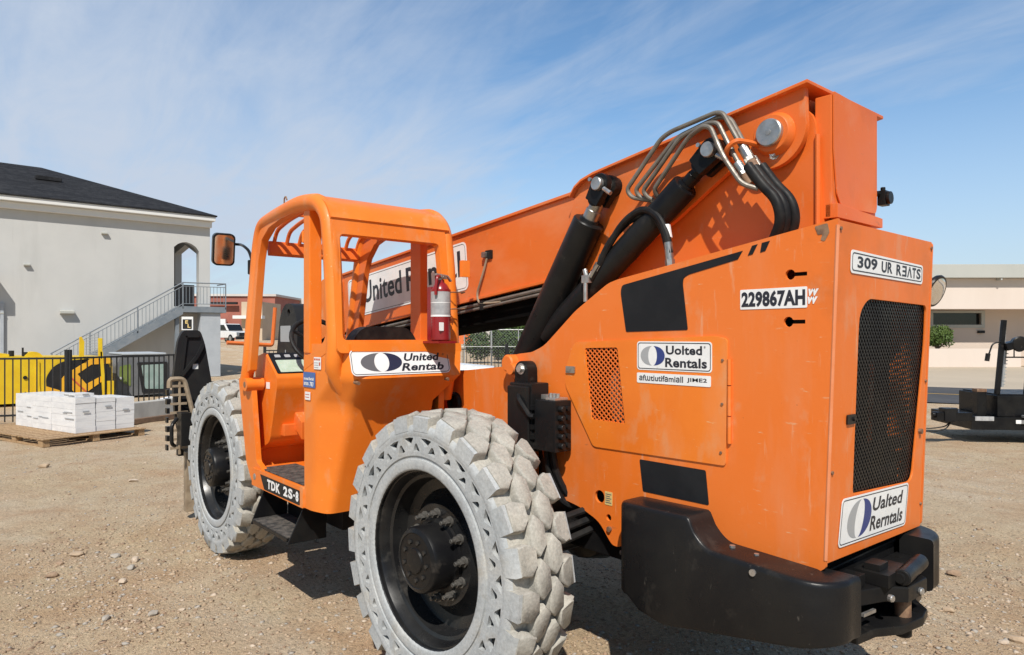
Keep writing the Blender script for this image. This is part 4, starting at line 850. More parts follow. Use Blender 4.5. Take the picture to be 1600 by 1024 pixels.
# ------------------------------------------------------------------ pivot tower
b = MB(); tw = rnd([(.10, 1.85), (1.385, 1.85), (1.345, 2.50), (1.335, 2.58), (1.25, 2.66), (1.08, 2.66), (.85, 2.45), (.25, 2.06)], [.01, .01, .04, .05, .08, .08, .05, .03])
b.plate(side(.960), tw, (), -.028, 0); b.plate(side(1.392), tw, (), -.028, 0)
tower = b.build('pivot_tower', 'orange_boom', T, bevel=.004)
b = MB(); b.box(1.330, 1.398, .975, 1.385, 2.165, 2.655); b.build('tower_box', 'orange_boom', tower, bevel=.006)
b = MB(); b.plate(rear(1.401), rnd([(1.005, 2.262), (1.045, 2.215), (1.365, 2.225), (1.378, 2.25), (1.378, 2.650), (.978, 2.664), (.978, 2.44)], [.01, .01, .02, .01, .006, .006, 0]), (), 0, .005); b.build('cover_plate', 'orange_boom', tower, bevel=.002)
b = MB(); b.plate(rear(1.401), [(.975, 2.165), (1.40, 2.165), (1.40, 2.205), (.975, 2.222)], (), -.03, .020); b.build('base_flange', 'orange_boom', tower, bevel=.003)
b = MB(); b.tube([(1.352, .954, 2.50), (1.352, .954, 2.14)], .010, 8); b.build('weld_bead', 'orange_boom', tower)
b = MB(); b.box(1.385, 1.42, 1.43, 1.48, 2.27, 2.335); b.cyl((1.42, 1.455, 2.302), (1.435, 1.455, 2.302), .028, n=16); b.cyl((1.39, 1.43, 2.32), (1.39, 1.40, 2.32), .012); b.cyl((1.40, 1.455, 2.335), (1.40, 1.455, 2.352), .010); b.build('work_lamp', 'black_plastic', tower, bevel=.004)
# ------------------------------------------------------------------ boom
zt = lambda x: 2.474 + (x - .04) * .0955
zb = lambda x: 2.008 + (x + .217) * .1105
b = MB(); f = side(.945)
b.plate(f, [(-3.05, zb(-3.05)), (.03, zb(.03)), (.03, zt(.03)), (-3.05, zt(-3.05))], (), -.60, 0)
boom = b.build('boom', 'orange_boom', T, bevel=.012, seg=3)
b = MB(); b.plate(side(.995), [(.032, zb(.03) + .02), (1.15, 2.34), (1.30, 2.66), (.3, 2.53), (.032, zt(.03) - .01)], (), -.36, 0); b.build('boom_root', 'orange_boom', boom)
b = MB(); b.bar((-3.05, .942, zt(-3.05) + .004), (.05, .942, zt(.05) + .004), .03, .018); b.bar((-3.05, .94, zb(-3.05) - .002), (.03, .94, zb(.03) - .002), .03, .018); b.build('edge_strip', 'orange_boom', boom, bevel=.004)
# dark underside channel with pipes
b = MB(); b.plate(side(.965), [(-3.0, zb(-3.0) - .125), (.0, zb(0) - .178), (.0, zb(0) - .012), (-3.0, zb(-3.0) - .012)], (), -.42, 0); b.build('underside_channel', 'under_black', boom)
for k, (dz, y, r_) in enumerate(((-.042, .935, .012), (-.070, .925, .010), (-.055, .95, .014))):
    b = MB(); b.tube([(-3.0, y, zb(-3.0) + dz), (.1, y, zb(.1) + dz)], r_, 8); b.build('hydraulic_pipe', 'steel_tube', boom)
each('pipe_clamp', 'black_plastic', boom, [lambda b, x=x: b.box(x - .02, x + .02, .915, .96, zb(x) - .085, zb(x) - .025) for x in (-2.1, -.78, -.2)], bevel=.003)
b = MB(); b.tube(fillet([(-.745, .933, 2.185), (-.765, .928, 2.12), (-.838, .925, 1.965), (-.815, .922, 1.905), (-.70, .922, 1.902), (-.6, .922, 1.905)], .05, 6), .0075, 7); b.build('cable', 'tan_metal', boom)
b = MB(); b.plate(side(.945), rrect(-.765, -.700, 2.180, 2.235, .006), (), 0, .012); b.plate(side(.945), rrect(-.78, -.745, 2.19, 2.225, .005), (), .012, .030, 1); b.build('sensor', ['black_plastic', 'steel'], boom, bevel=.002)
# rear wings, top cap, pivot ear
def wing(y0, y1):
    b = MB(); o_ = [(-.085, 2.10), (.045, 2.455)] + [(.075, 2.492), (.120, 2.518), (.200, 2.540)] + [(.30, 2.553), (1.318, 2.694), (1.324, 2.545)] + arc(1.17, 2.545, .154, 0, -118, 14)[1:] + [(1.02, 2.440), (.92, 2.38), (.70, 2.24), (.42, 2.10), (.10, 2.02)]
    b.plate(side(y0), o_, (), -(y1 - y0), 0); return b
wing(.915, .944).build('side_wing', 'orange_boom', boom, bevel=.004); wing(1.545, 1.572).build('side_wing', 'orange_boom', boom, bevel=.004)
b = MB(); pth = [(.03, 2.456), (.066, 2.498), (.115, 2.526), (.20, 2.548), (.30, 2.562), (1.345, 2.707)]
for i in range(len(pth) - 1):
    a, c = pth[i], pth[i + 1]; b.add([(a[0], .882, a[1]), (a[0], 1.60, a[1]), (c[0], 1.60, c[1]), (c[0], .882, c[1]), (a[0], .882, a[1] - .014), (a[0], 1.60, a[1] - .014), (c[0], 1.60, c[1] - .014), (c[0], .882, c[1] - .014)], [(3, 2, 1, 0), (4, 5, 6, 7), (0, 4, 7, 3), (1, 2, 6, 5)] + ([(0, 1, 5, 4)] if i == 0 else []) + ([(2, 3, 7, 6)] if i == len(pth) - 2 else []))
b.build('top_cap', 'orange_boom', boom, bevel=.003)
b = MB(); b.cyl((1.192, .917, 2.527), (1.192, .880, 2.527), .090, .078, 32, ch=.004); b.build('pivot_boss', 'orange_boom', boom)
b = MB(); b.cyl((1.192, .885, 2.527), (1.192, .858, 2.527), .056, n=32, ch=.004); b.cyl((1.192, .859, 2.527), (1.192, .8565, 2.527), .012, n=12); b.build('pivot_pin', 'zinc', boom)
b = MB(); b.cyl((1.190, .915, 2.447), (1.190, .895, 2.447), .014, n=6); b.cyl((1.190, .918, 2.447), (1.190, .912, 2.447), .022, n=16); b.build('bolt', 'zinc', boom)
b = MB(); b.cyl((1.192, 1.572, 2.527), (1.192, 1.61, 2.527), .09, n=24); b.build('pivot_boss', 'orange_boom', boom)
# boom sign
SA = math.atan(.097); us = V(math.cos(SA), 0, math.sin(SA)); vs_ = V(-math.sin(SA), 0, math.cos(SA)); PS = (V(-2.60, .9445, 1.842), us, vs_, -Y_)
rental_sticker('rental_sign', PS, 0, 1.66, .0, .318, [('N', .035, .075, .45, .7, .0), ('United', .157, 0.509, .29, .84, .02), ('Rental', 0.548, 0.958, .29, .84, .02)], None, boom, r=.04, base=.003)
# boom nose and the link seen through the cab
b = MB(); b.plate(side(.93), rnd([(-3.12, 1.15), (-2.72, 1.15), (-2.72, 2.19), (-3.12, 2.20)], [.02, .02, .05, .06], 4), (), -.05, 0); b.build('nose_plate', 'orange', boom, bevel=.006)
b = MB(); b.plate(side(1.0), rnd([(-3.45, 1.1), (-3.05, 1.1), (-3.02, 2.06), (-3.2, 2.10), (-3.45, 1.9)], .05), (), -.35, 0); b.build('nose_inner', 'black_paint', boom, bevel=.01)
b = MB(); b.plate(side(1.0), rnd([(-4.42, 1.0), (-3.85, 1.0), (-3.78, 1.80), (-3.90, 2.02), (-4.10, 2.02), (-4.22, 1.9)], [.05, .05, .06, .1, .1, .08], 5), [circ(-4.0, 1.93, .035, 14)], -.30, 0)
link = b.build('tilt_link', 'charcoal', T, bevel=.015)
b = MB(); b.plate(side(1.0), rrect(-4.20, -3.95, 1.64, 1.80, .01), (), .001, .003); b.text(side(1.0), 'rl', -4.14, -4.06, 1.44, 1.56, .003, 0, .04)
b.build('label', ['ink_grey'], link)
b = MB(); b.tube(fillet([(-4.05, .97, 1.2), (-3.9, .95, 1.45), (-3.6, .95, 1.5), (-3.4, .97, 1.3)], .12), .02, 7); b.tube(fillet([(-4.0, .96, 1.15), (-3.8, .94, 1.36), (-3.55, .94, 1.4), (-3.4, .96, 1.2)], .1), .016, 7); b.build('hydraulic_hose', 'rubber', link)
b = MB(); b.tube(fillet([(-4.6, .60, 1.63), (-4.6, 1.07, 1.60), (-4.6, 1.10, 2.0)], .03), .021, 8); b.build('orange_guard_bar', 'orange_boom', T)
# ------------------------------------------------------------------ boom cylinders
def cylinder(name, p_top, p_bot, r_b, r_rod, gap, rodm):
    a = Vector(p_top); z = Vector(p_bot); d = (z - a).normalized(); q = d.cross(Y_).normalized()
    b = MB(); s0 = a + d * gap; b.lathe(s0, d, [(0, 0), (r_b * .62, 0), (r_b * .66, .012), (r_b * .94, .014), (r_b, .020), (r_b, (z - s0).length)], 32); cy = b.build(name, 'black_paint', T)
    b = MB(); b.cyl(s0 - d * .05, s0 + d * .012, r_b * .50, n=24, ch=.003); b.cyl(a + d * .07, s0, r_rod, n=20); b.build('rod', rodm, cy)
    b = MB()
    for y0 in (a.y - .05, a.y + .012):
        o_ = arc(0, 0, .055, -90, 90, 10); pts = [a + (-d) * (x) + q * z_ for x, z_ in ((p[0], p[1]) for p in o_)] + [a + d * .10 + q * .045, a + d * .10 - q * .045]
        b.prism([V(p.x, y0, p.z) for p in pts], (0, .038, 0))
    b.cyl(a + d * .075 - Y_ * .045, a + d * .075 + Y_ * .045, .04, n=16); b.build('clevis', 'black_paint', cy, bevel=.005)
    b = MB(); b.cyl((a.x, a.y - .075, a.z), (a.x, .93, a.z), .033, n=24, ch=.003); b.cyl((a.x, a.y - .0755, a.z), (a.x, a.y - .073, a.z), .006, n=10); b.build('pin', 'zinc', cy)
    b = MB(); b.cyl((a.x + .04, a.y - .058, a.z - .03), (a.x + .085, a.y - .058, a.z - .06), .011, n=10); b.build('keeper_bolt', 'zinc', cy); b = MB(); b.cyl((a.x - .05, a.y - .055, a.z + .03), (a.x - .05, a.y - .065, a.z + .03), .010, n=8); b.build('keeper_bolt', 'zinc', cy)
    b = MB(); b.cyl((a.x, .918, a.z), (a.x, a.y + .05, a.z), .05, n=20); b.build('boss', 'black_paint', cy)
    return cy
c1_ = cylinder('lift_cylinder', (.325, .845, 2.452), (-.30, .855, 1.545), .083, .036, .185, 'steel')
c2_ = cylinder('slave_cylinder', (.958, .85, 2.492), (-.12, .87, 1.70), .064, .030, .185, 'black_paint')
b = MB(); b.box(.225, .275, .775, .85, 1.965, 2.005); b.cyl((.245, .79, 2.0), (.235, .79, 2.035), .013, n=10); b.cyl((.25, .78, 1.87), (.25, .78, 1.965), .012, n=10); b.build('port_block', 'zinc', c1_, bevel=.003)
# hoses and hard lines over the wing
tubes = [([(.606, .86, 2.335), (.506, .83, 2.362), (.483, .82, 2.401), (.687, .82, 2.603), (.741, .82, 2.623), (.974, .82, 2.652), (1.011, .82, 2.640), (1.110, .82, 2.459), (1.16, .82, 2.384)]),
         ([(.612, .86, 2.333), (.548, .84, 2.358), (.532, .825, 2.392), (.741, .835, 2.578), (.783, .835, 2.598), (.985, .835, 2.636), (1.030, .845, 2.618), (1.135, .85, 2.42), (1.18, .85, 2.36)]),
         ([(.622, .87, 2.330), (.590, .84, 2.352), (.574, .83, 2.384), (.80, .81, 2.585), (.95, .805, 2.61), (.995, .805, 2.600), (1.08, .805, 2.432), (1.145, .81, 2.326)]),
         ([(.640, .875, 2.325), (.640, .85, 2.352), (.640, .83, 2.380), (.851, .80, 2.572), (.950, .768, 2.590), (.985, .768, 2.575), (1.045, .768, 2.44), (1.125, .775, 2.315), (1.185, .80, 2.290)])]
for t in tubes:
    b = MB(); b.tube(fillet(t, .045, 6), .0108, 10); b.build('hydraulic_pipe', 'steel_tube', boom)
for a, c in (((1.100, .82, 2.478), (1.172, .82, 2.358)), ((1.13, .85, 2.43), (1.20, .85, 2.318)), ((1.09, .80, 2.41), (1.15, .805, 2.315))):
    b = MB(); a = Vector(a); c = Vector(c); d = (c - a); b.cyl(a, a + d * .42, .020, n=12); b.cyl(a + d * .42, a + d * .55, .024, n=6); b.cyl(a + d * .55, c, .021, n=12, mi=1); b.build('hose_fitting', ['steel', 'rust'], boom)
for k, (y, dx) in enumerate(((.82, 0), (.85, .020), (.80, -.012), (.865, .004))):
    b = MB(); b.tube(fillet([(1.150 + dx, y, 2.392), (1.215 + dx, y, 2.300), (1.277 + dx, y, 2.235), (1.290 + dx, y + .01, 2.150), (1.235 + dx, y + .03, 2.06), (1.2, y + .05, 1.96)], .10, 8), .0215, 12); b.build('hydraulic_hose', 'rubber', boom)
b = MB(); b.tube(fillet([(1.035, .915, 2.44), (1.035, .80, 2.445), (1.06, .772, 2.475), (1.095, .778, 2.50), (1.13, .85, 2.495), (1.135, .915, 2.485)], .05, 5), .011, 8); b.build('hose_guide', 'orange_boom', boom)
for p0 in ([(.270, .80, 1.985), (.331, .80, 2.052), (.361, .80, 2.112), (.484, .80, 2.251), (.600, .80, 2.297), (.692, .80, 2.245), (.738, .80, 2.145), (.750, .80, 2.07)], [(.285, .82, 2.01), (.364, .82, 2.158), (.506, .82, 2.262), (.621, .82, 2.268), (.695, .82, 2.205), (.728, .82, 2.09)]):
    b = MB(); b.tube(fillet(p0, .12, 6), .0175, 10); b.build('hydraulic_hose', 'rubber', c2_)
for a, c in (((.742, .80, 2.12), (.756, .80, 1.99)), ((.275, .80, 1.995), (.325, .80, 2.055)), ((.30, .82, 2.03), (.335, .82, 2.10))):
    b = MB(); a = Vector(a); c = Vector(c); b.cyl(a, a + (c - a) * .6, .019, n=12); b.cyl(a + (c - a) * .6, c, .022, n=6); b.build('hose_fitting', 'steel', c2_)
b = MB(); b.tube([(.72, .812, 2.20), (.735, .808, 2.14)], .020, 8); b.build('hose_band', 'sticker_white', c2_)
# ------------------------------------------------------------------ stabiliser cylinder and valve block by the rear tyre
b = MB(); b.box(-.155, .02, .62, .745, 1.10, 1.455); b.box(-.15, .015, .60, .618, 1.12, 1.44); stb = b.build('stabiliser_cylinder', 'black_plastic', T, bevel=.010)
b = MB(); b.plate(side(.66), arc(-.105, 1.515, .052, 0, 180, 10) + [(-.157, 1.42), (-.053, 1.42)], (), -.07, 0); b.build('lug', 'black_paint', stb, bevel=.006)
b = MB(); b.cyl((-.105, .664, 1.525), (-.105, .640, 1.525), .020, n=6); b.cyl((-.105, .664, 1.525), (-.105, .656, 1.525), .03, n=18); b.build('pin_bolt', 'zinc', stb)
b = MB(); b.cyl((-.275, .70, 1.548), (-.275, .80, 1.548), .048, n=24, ch=.008); b.cyl((-.20, .74, 1.52), (-.20, .66, 1.52), .03, n=16); b.build('pivot_boss', 'orange_faded', stb)
b = MB(); b.box(.032, .185, .63, .745, 1.118, 1.375); b.build('valve_block', 'black_plastic', stb, bevel=.006)
each('valve_cap', 'black_plastic', stb, [lambda b, k=k: b.cyl((.186, .66, 1.335 - k * .046), (.218, .66, 1.335 - k * .046), .0155, n=10, ch=.003) for k in range(5)] + [lambda b, k=k: b.cyl((.186, .71, 1.335 - k * .046), (.205, .71, 1.335 - k * .046), .013, n=8) for k in range(5)] + [lambda b, k=k: b.box(-.003, .031, .615, .64, 1.32 - k * .05, 1.345 - k * .05) for k in range(5)])
b = MB(); b.box(.05, .10, .66, .72, 1.376, 1.40); b.box(.105, .175, .64, .73, 1.376, 1.388)
for k in range(3): b.cyl((.115 + k * .025, .67, 1.388), (.115 + k * .025, .67, 1.41), .010, n=8)
b.build('top_fittings', 'zinc', stb, bevel=.002)
b = MB(); b.tube(fillet([(-.07, .62, 1.40), (-.05, .59, 1.38), (.03, .60, 1.29), (.05, .61, 1.29)], .03), .013, 8); b.tube(fillet([(.06, .69, 1.13), (.065, .70, 1.0), (.10, .75, .88), (.18, .9, .8)], .1), .019, 8); b.tube(fillet([(.10, .69, 1.13), (.105, .71, 1.0), (.14, .76, .88), (.2, .9, .75)], .1), .019, 8); b.build('hydraulic_hose', 'rubber', stb)
# ------------------------------------------------------------------ black counterweight bumper with hitch
def topz(x):
    if x < .985: return .972 - .014 * (.985 - x)
    if x < 1.115: t = (x - .985) / .13; return .858 + .114 * ((1 - t) ** 2.0 if t > .22 else 1 - t * t * 8.1)
    return .858 - (x - 1.115) * .045
def botz(x):
    if x < .70: return .56
    if x < .86: return .52 - (x - .7) * .2
    return .488 + (x - .86) * .175
pl_o = [(.615, .74), (.615, .66)] + arc(.675, .65, .06, 180, 270, 4) + [(x, .59) for x in list(np.linspace(.74, .96, 6)) + list(np.linspace(.985, 1.115, 12)) + list(np.linspace(1.15, 1.42, 8))] + arc(1.43, .74, .15, -90, 10, 9)[1:] + [(1.585, .80)]
b = MB(); rings = []; kk = len(pl_o)
for i, (x, y) in enumerate(pl_o):
    a = Vector(pl_o[max(0, i - 1)]); c = Vector(pl_o[min(kk - 1, i + 1)]); d = (c - a).normalized(); nn = V(-d.y, d.x)      # inward
    ix, iy = x, y; z0, z1 = botz(x), topz(x)
    inn = (min(x, 1.45), max(y, .78)) if x > .66 else (.66, .79)
    mk = lambda f, z: (x + nn.x * f, y + nn.y * f, z)
    rings.append([(inn[0], inn[1], z0 + .02), mk(.02, z0), mk(.006, z0 + .006), mk(0, z0 + .02), mk(0, z1 - .020), mk(.003, z1 - .009), mk(.008, z1 - .003), mk(.019, z1), (inn[0], inn[1], z1)])
m_ = len(rings[0]); vs2 = [p for r_ in rings for p in r_]
b.add(vs2, [(i * m_ + j, (i + 1) * m_ + j, (i + 1) * m_ + j + 1, i * m_ + j + 1) for i in range(kk - 1) for j in range(m_ - 1)])
b.add(rings[-1], [tuple(range(m_))]); b.add(rings[0], [tuple(range(m_))[::-1]])
lobe = b; mir_ = MB(); mir_.v = [(x, 2.30 - y, z) for x, y, z in b.v]; mir_.f = [tuple(f)[::-1] for f in b.f]; mir_.m = list(b.m)
b = MB(); b.box(1.30, 1.43, .80, 1.50, .54, .80); b.box(1.0, 1.44, .79, 1.50, .8005, .815); bump = b.build('bumper', 'black_paint', T, bevel=.008)
lobe.build('bumper_lobe', 'black_plastic', bump, ang=40); mir_.build('bumper_lobe', 'black_plastic', bump, ang=40)
b = MB()
b.prism([(1.42, .83, .575), (1.56, .83, .575), (1.575, .95, .575), (1.63, 1.05, .575), (1.65, 1.20, .575), (1.63, 1.30, .575), (1.56, 1.38, .575), (1.54, 1.50, .575), (1.42, 1.50, .575)], (0, 0, .035))
b.prism([(1.43, .86, .69), (1.52, .86, .69), (1.575, 1.02, .69), (1.64, 1.08, .69), (1.645, 1.25, .69), (1.57, 1.32, .69), (1.53, 1.55, .69), (1.43, 1.55, .69)], (0, 0, .06))
b.build('hitch_plate', 'black_paint', bump, bevel=.007)
b = MB(); b.cyl((1.59, 1.16, .53), (1.59, 1.16, .605), .032, n=18, ch=.005); b.cyl((1.59, 1.16, .60), (1.59, 1.16, .70), .030, n=18, mi=1); b.build('hitch_pin', ['black_paint', 'rust'], bump)
b = MB(); b.box(1.47, 1.60, 1.00, 1.20, .751, .80); b.cyl((1.62, 1.07, .782), (1.59, 1.34, .782), .031, n=20, ch=.004); b.cyl((1.615, 1.058, .782), (1.614, 1.08, .782), .020, n=20); b.box(1.50, 1.56, 1.02, 1.10, .80, .825); b.box(1.46, 1.53, .90, .965, .751, .80); b.build('hitch_latch', 'black_paint', bump, bevel=.006)
each('bolt', 'zinc', bump, [lambda b, x=x, y=y, z=z: b.cyl((x, y, z), (x + .018, y - .004, z), .014, n=10, ch=.003) for x, y, z in ((1.60, 1.0, .72), (1.638, 1.18, .715))] + [lambda b: b.cyl((1.285, .600, .822), (1.285, .582, .822), .013, n=10), lambda b: b.cyl((1.13, .70, .850), (1.13, .70, .866), .012, n=8), lambda b: b.cyl((1.235, .70, .848), (1.235, .70, .858), .010, n=8), lambda b: b.cyl((.535, .735, .69), (.535, .72, .69), .012, n=8)])
b = MB(); b.bar((1.56, .87, .675), (1.565, .96, .672), .012, .012); b.build('latch_pin', 'zinc', bump)
# ------------------------------------------------------------------ right side mirror seen past the tail
b = MB(); b.lathe((1.47, 1.87, 1.91), (1, -.12, -.35), [(0, -.03), (.05, -.028), (.074, -.012), (.078, 0), (.074, .008), (.066, .009)], 32); mr = b.build('tail_mirror', 'black_plastic', T)
b = MB(); b.lathe((1.47, 1.87, 1.91), (1, -.12, -.35), [(.066, .0085), (.05, .013), (.03, .017), (0, .019)], 32, closed=True); b.build('mirror_glass', 'mirror_glass', mr)
b = MB(); b.tube(fillet([(1.44, 1.87, 1.91), (1.40, 1.87, 1.98), (1.38, 1.80, 1.99), (1.38, 1.66, 1.96)], .04), .010, 7); b.build('arm', 'black_paint', mr)
# ------------------------------------------------------------------ attachment carriage at the far front
b = MB(); fr_ = (V(-4.4, 0, 0), Y_, Z_, X_)
b.plate(fr_, rnd([(.06, .95), (.04, 1.28), (.085, 1.66), (.13, 1.755), (.285, 1.755), (.33, 1.62), (.40, 1.20), (.44, .80), (.30, .55), (.12, .60)], [.03, .05, .05, .04, .04, .05, .05, .05, .05, .05]), (), -.06, 0)
b.plate(fr_, rnd([(2.0, .6), (2.0, 1.2), (2.1, 1.75), (2.3, 1.75), (2.36, 1.2), (2.3, .6)], .05), (), -.06, 0); b.box(-4.52, -4.44, .1, 2.3, .95, 1.10); b.box(-4.52, -4.44, .1, 2.3, .55, .68)
car = b.build('carriage', 'charcoal', T, bevel=.01)
b = MB(); b.bar((-4.395, .075, 1.05), (-4.395, .15, 1.70), .03, .03); b.bar((-4.395, .15, 1.70), (-4.395, .27, 1.70), .03, .03); b.bar((-4.39, .11, 1.32), (-4.39, .25, 1.50), .04, .03); b.bar((-4.39, .25, 1.50), (-4.39, .31, 1.62), .04, .03); b.build('ribs', 'charcoal', car)
b = MB(); b.plate(fr_, rrect(.215, .265, 1.38, 1.43, .002), (), .0, .003); b.build('label', 'sticker_white', car)
b = MB(); oq = V(-4.25, -.02, 0)
b.tube(fillet([(-4.25, -.03, 1.22), (-4.25, -.03, 1.30), (-4.25, .10, 1.30), (-4.22, .21, .80), (-4.22, .22, .55)], .05), .022, 8)
for k in range(8): b.bar((-4.25, -.02, .66 + k * .082), (-4.245,   .165 - .009 * k, .66 + k * .082), .014, .022)
b.tube([(-4.25, .06, .6), (-4.25, .06, 1.28)], .012, 6); b.build('load_rack', 'tan_metal', car)
each('slat_end', 'black_plastic', car, [lambda b, k=k: b.box(-4.33, -4.27, -.045, -.03 + .01 * (k % 3), .64 + k * .085, .69 + k * .085) for k in range(7)])
b = MB(); b.box(-4.2, -4.05, .02, .11, .70, 1.0); b.tube(fillet([(-4.1, -.02, .70), (-4.05, -.06, .73), (-4.05, -.06, .90), (-4.1, .0, .95)], .04), .018, 8); b.build('coupler', 'black_plastic', car, bevel=.01)
b = MB(); b.box(-4.28, -4.2, .10, .18, .06, .62); b.build('fork_shank', 'tan_metal', car, bevel=.01)
# ================================================================== CAB
YL, YRR = -.07, .70
hoop = [(-.87, 1.32), (-.785, 1.631), (-.835, 2.15), (-.872, 2.36), (-.985, 2.450), (-1.233, 2.477), (-1.621, 2.453), (-1.850, 2.425), (-1.915, 2.309), (-2.105, 1.490), (-2.16, 1.36)]
def hoop_path(y): return fillet([(x, y, z) for x, z in hoop], .11, 6)
b = MB(); hp_ = hoop_path(-.065); hp_[0].y = .075; b.tube(hp_, [.049 if p.x > -1.3 else .049 - .007 * min(1, (-1.3 - p.x) / .5) for p in hp_], 16); cab = b.build('cab', 'orange', T)
b = MB(); b.tube(hoop_path(YRR - .01), .050, 16); b.build('roll_hoop', 'orange', cab)
# rounded roof sheet running down to the rear header
sh = fillet([(-1.22, 0, 2.515), (-1.02, 0, 2.498), (-.866, 0, 2.43), (-.806, 0, 2.342)], .10, 7); b = MB(); n = len(sh)
for (ya, yb) in ((-.085, YRR - .01),):
    vs = [(p.x, ya, p.z) for p in sh] + [(p.x, yb, p.z) for p in sh] + [(p.x - .012, ya, p.z - .012) for p in sh] + [(p.x - .012, yb, p.z - .012) for p in sh]
    b.add(vs, [(i, i + 1, n + i + 1, n + i) for i in range(n - 1)] + [(2 * n + i, 3 * n + i, 3 * n + i + 1, 2 * n + i + 1) for i in range(n - 1)] + [(i, 2 * n + i, 2 * n + i + 1, i + 1) for i in range(n - 1)] + [(n + i, n + i + 1, 3 * n + i + 1, 3 * n + i) for i in range(n - 1)] + [(0, n, 3 * n, 2 * n), (n - 1, 3 * n - 1, 4 * n - 1, 2 * n - 1)])
b.build('roof_sheet', 'orange', cab, ang=50)
# rear window frame: plane leaning a little forward with height
rx = lambda z: -.728 - (z - 1.64) * .125
def RWp():
    n_ = V(1, 0, .125).normalized(); v_ = V(-.125, 0, 1).normalized(); return (V(rx(0), 0, 0), Y_, v_, n_)
b = MB(); b.plate(RWp(), rnd([(-.085, 1.62), (.665, 1.62), (.665, 2.365), (-.085, 2.365)], .03), [rnd([(-.052, 1.69), (.625, 1.69), (.612, 2.272), (-.035, 2.272)], .028, 4)], -.05, 0); b.build('rear_frame', 'orange', cab, bevel=.006)
b = MB(); b.plate(RWp(), rnd([(-.02, 1.625), (.70, 1.615), (.70, 1.665), (-.02, 1.675)], .008), (), .001, .03); b.build('sill', 'orange', cab, bevel=.008)
# posts and front header
b = MB(); b.box(-1.180, -1.095, -.078, -.002, 1.60, 2.43); b.box(-1.205, -1.186, -.08, -.03, 2.24, 2.31); b.build('door_post', 'orange', cab, bevel=.010)
b = MB(); b.box(-1.18, -1.06, .645, .70, 1.60, 2.45); b.build('side_post', 'orange_boom', cab, bevel=.008)
b = MB(); b.prism([(-1.93, .0, 2.235), (-1.885, .0, 2.25), (-1.905, .0, 2.335), (-1.95, .0, 2.32)], (0, .66, 0)); b.build('front_header', 'orange_boom', cab, bevel=.006)
b = MB(); b.plate(side(-.09), [(-2.07, 1.45), (-2.01, 1.47), (-1.855, 2.20), (-1.80, 2.32), (-1.68, 2.385), (-1.50, 2.415), (-1.18, 2.435), (-1.18, 2.47), (-1.62, 2.445), (-1.86, 2.41), (-1.93, 2.29)], (), -.05, 0); b.build('front_gusset', 'orange', cab, bevel=.006)
b = MB(); b.plate(side(.66), [(-2.08, 1.45), (-1.98, 1.47), (-1.83, 2.14), (-1.78, 2.25), (-1.68, 2.34), (-1.45, 2.40), (-1.45, 2.44), (-1.87, 2.40), (-1.94, 2.29)], (), -.045, 0); b.build('front_gusset', 'orange_boom', cab, bevel=.006)
for k in range(8):
    y = .035 + k * .087
    b = MB(); b.tube(fillet([(-1.915, y, 2.31), (-1.86, y, 2.40), (-1.66, y, 2.445), (-1.20, y, 2.485)], .16, 7), .0135, 8); b.build('roof_bar', 'orange_boom', cab)
b = MB(); b.bar((-1.56, .02, 2.462), (-1.56, .66, 2.462), .03, .012); b.build('roof_cross_bar', 'orange_boom', cab)
b = MB(); b.tube(fillet([(-1.49, -.065, 2.51), (-1.49, -.065, 2.545), (-1.465, -.065, 2.555), (-1.45, -.065, 2.53)], .02), .005, 6); b.build('roof_hook', 'rust', cab)
# lower tub: lofted sections (z, [points in plan])
S = [(1.655, [(-1.19, -.068), (-.80, -.068), (-.715, .00), (-.705, .70)]), (1.47, [(-1.19, -.070), (-.82, -.070), (-.66, .02), (-.66, .665)]), (1.315, [(-1.19, -.068), (-1.04, -.068), (-.80, .02), (-.80, .565)]), (1.02, [(-1.19, -.067), (-1.06, -.067), (-.875, -.005), (-.875, .56)]), (.70, [(-1.19, -.066), (-1.09, -.066), (-.955, -.028), (-.955, .55)])]
b = MB(); secs = []
for z, pts in S:
    o = []
    for i, p in enumerate(pts):
        if 0 < i < 3:
            p = Vector(p); a = (Vector(pts[i - 1]) - p); c = (Vector(pts[i + 1]) - p); r_ = .05 if i == 2 else .04; p0 = p + a.normalized() * min(r_, a.length * .4); p2 = p + c.normalized() * min(r_, c.length * .4)
            o += [p0 * (1 - t) ** 2 + p * 2 * t * (1 - t) + p2 * t * t for t in (0, .25, .5, .75, 1)]
        else: o.append(Vector(p))
    secs.append([(q.x, q.y, z) for q in o])
dense = []
for i in range(len(secs) - 1):
    st_ = 5 if i < 3 else 4
    for t in range(st_): f_ = t / st_; dense.append([tuple(Vector(p) * (1 - f_) + Vector(q) * f_) for p, q in zip(secs[i], secs[i + 1])])
dense.append(secs[-1]); m_ = len(dense[0])
b.add([p for s_ in dense for p in s_], [(i * m_ + j, (i + 1) * m_ + j, (i + 1) * m_ + j + 1, i * m_ + j + 1) for i in range(len(dense) - 1) for j in range(m_ - 1)])
low = dense[-1]; b.add(low + [(-1.19, .55, .70)], [tuple(range(m_ + 1))])
tp_ = dense[0]; b.add(tp_ + [(-1.19, .70, 1.655)], [tuple(range(m_ + 1))[::-1]])
cut = [(-1.19, -.068, 1.655), (-1.19, .0, 1.655)]
tub = b.build('tub', 'orange', cab, ang=32)
b = MB(); b.plate(side(-.071), rnd([(-1.19, 1.58), (-1.02, 1.615), (-.93, 1.66), (-.88, 1.74), (-.84, 1.78), (-.80, 1.64), (-1.19, 1.50)], [.01, .05, .05, .05, 0, 0, 0]), (), -.05, 0); b.build('waist_gusset', 'orange', cab, bevel=.006)
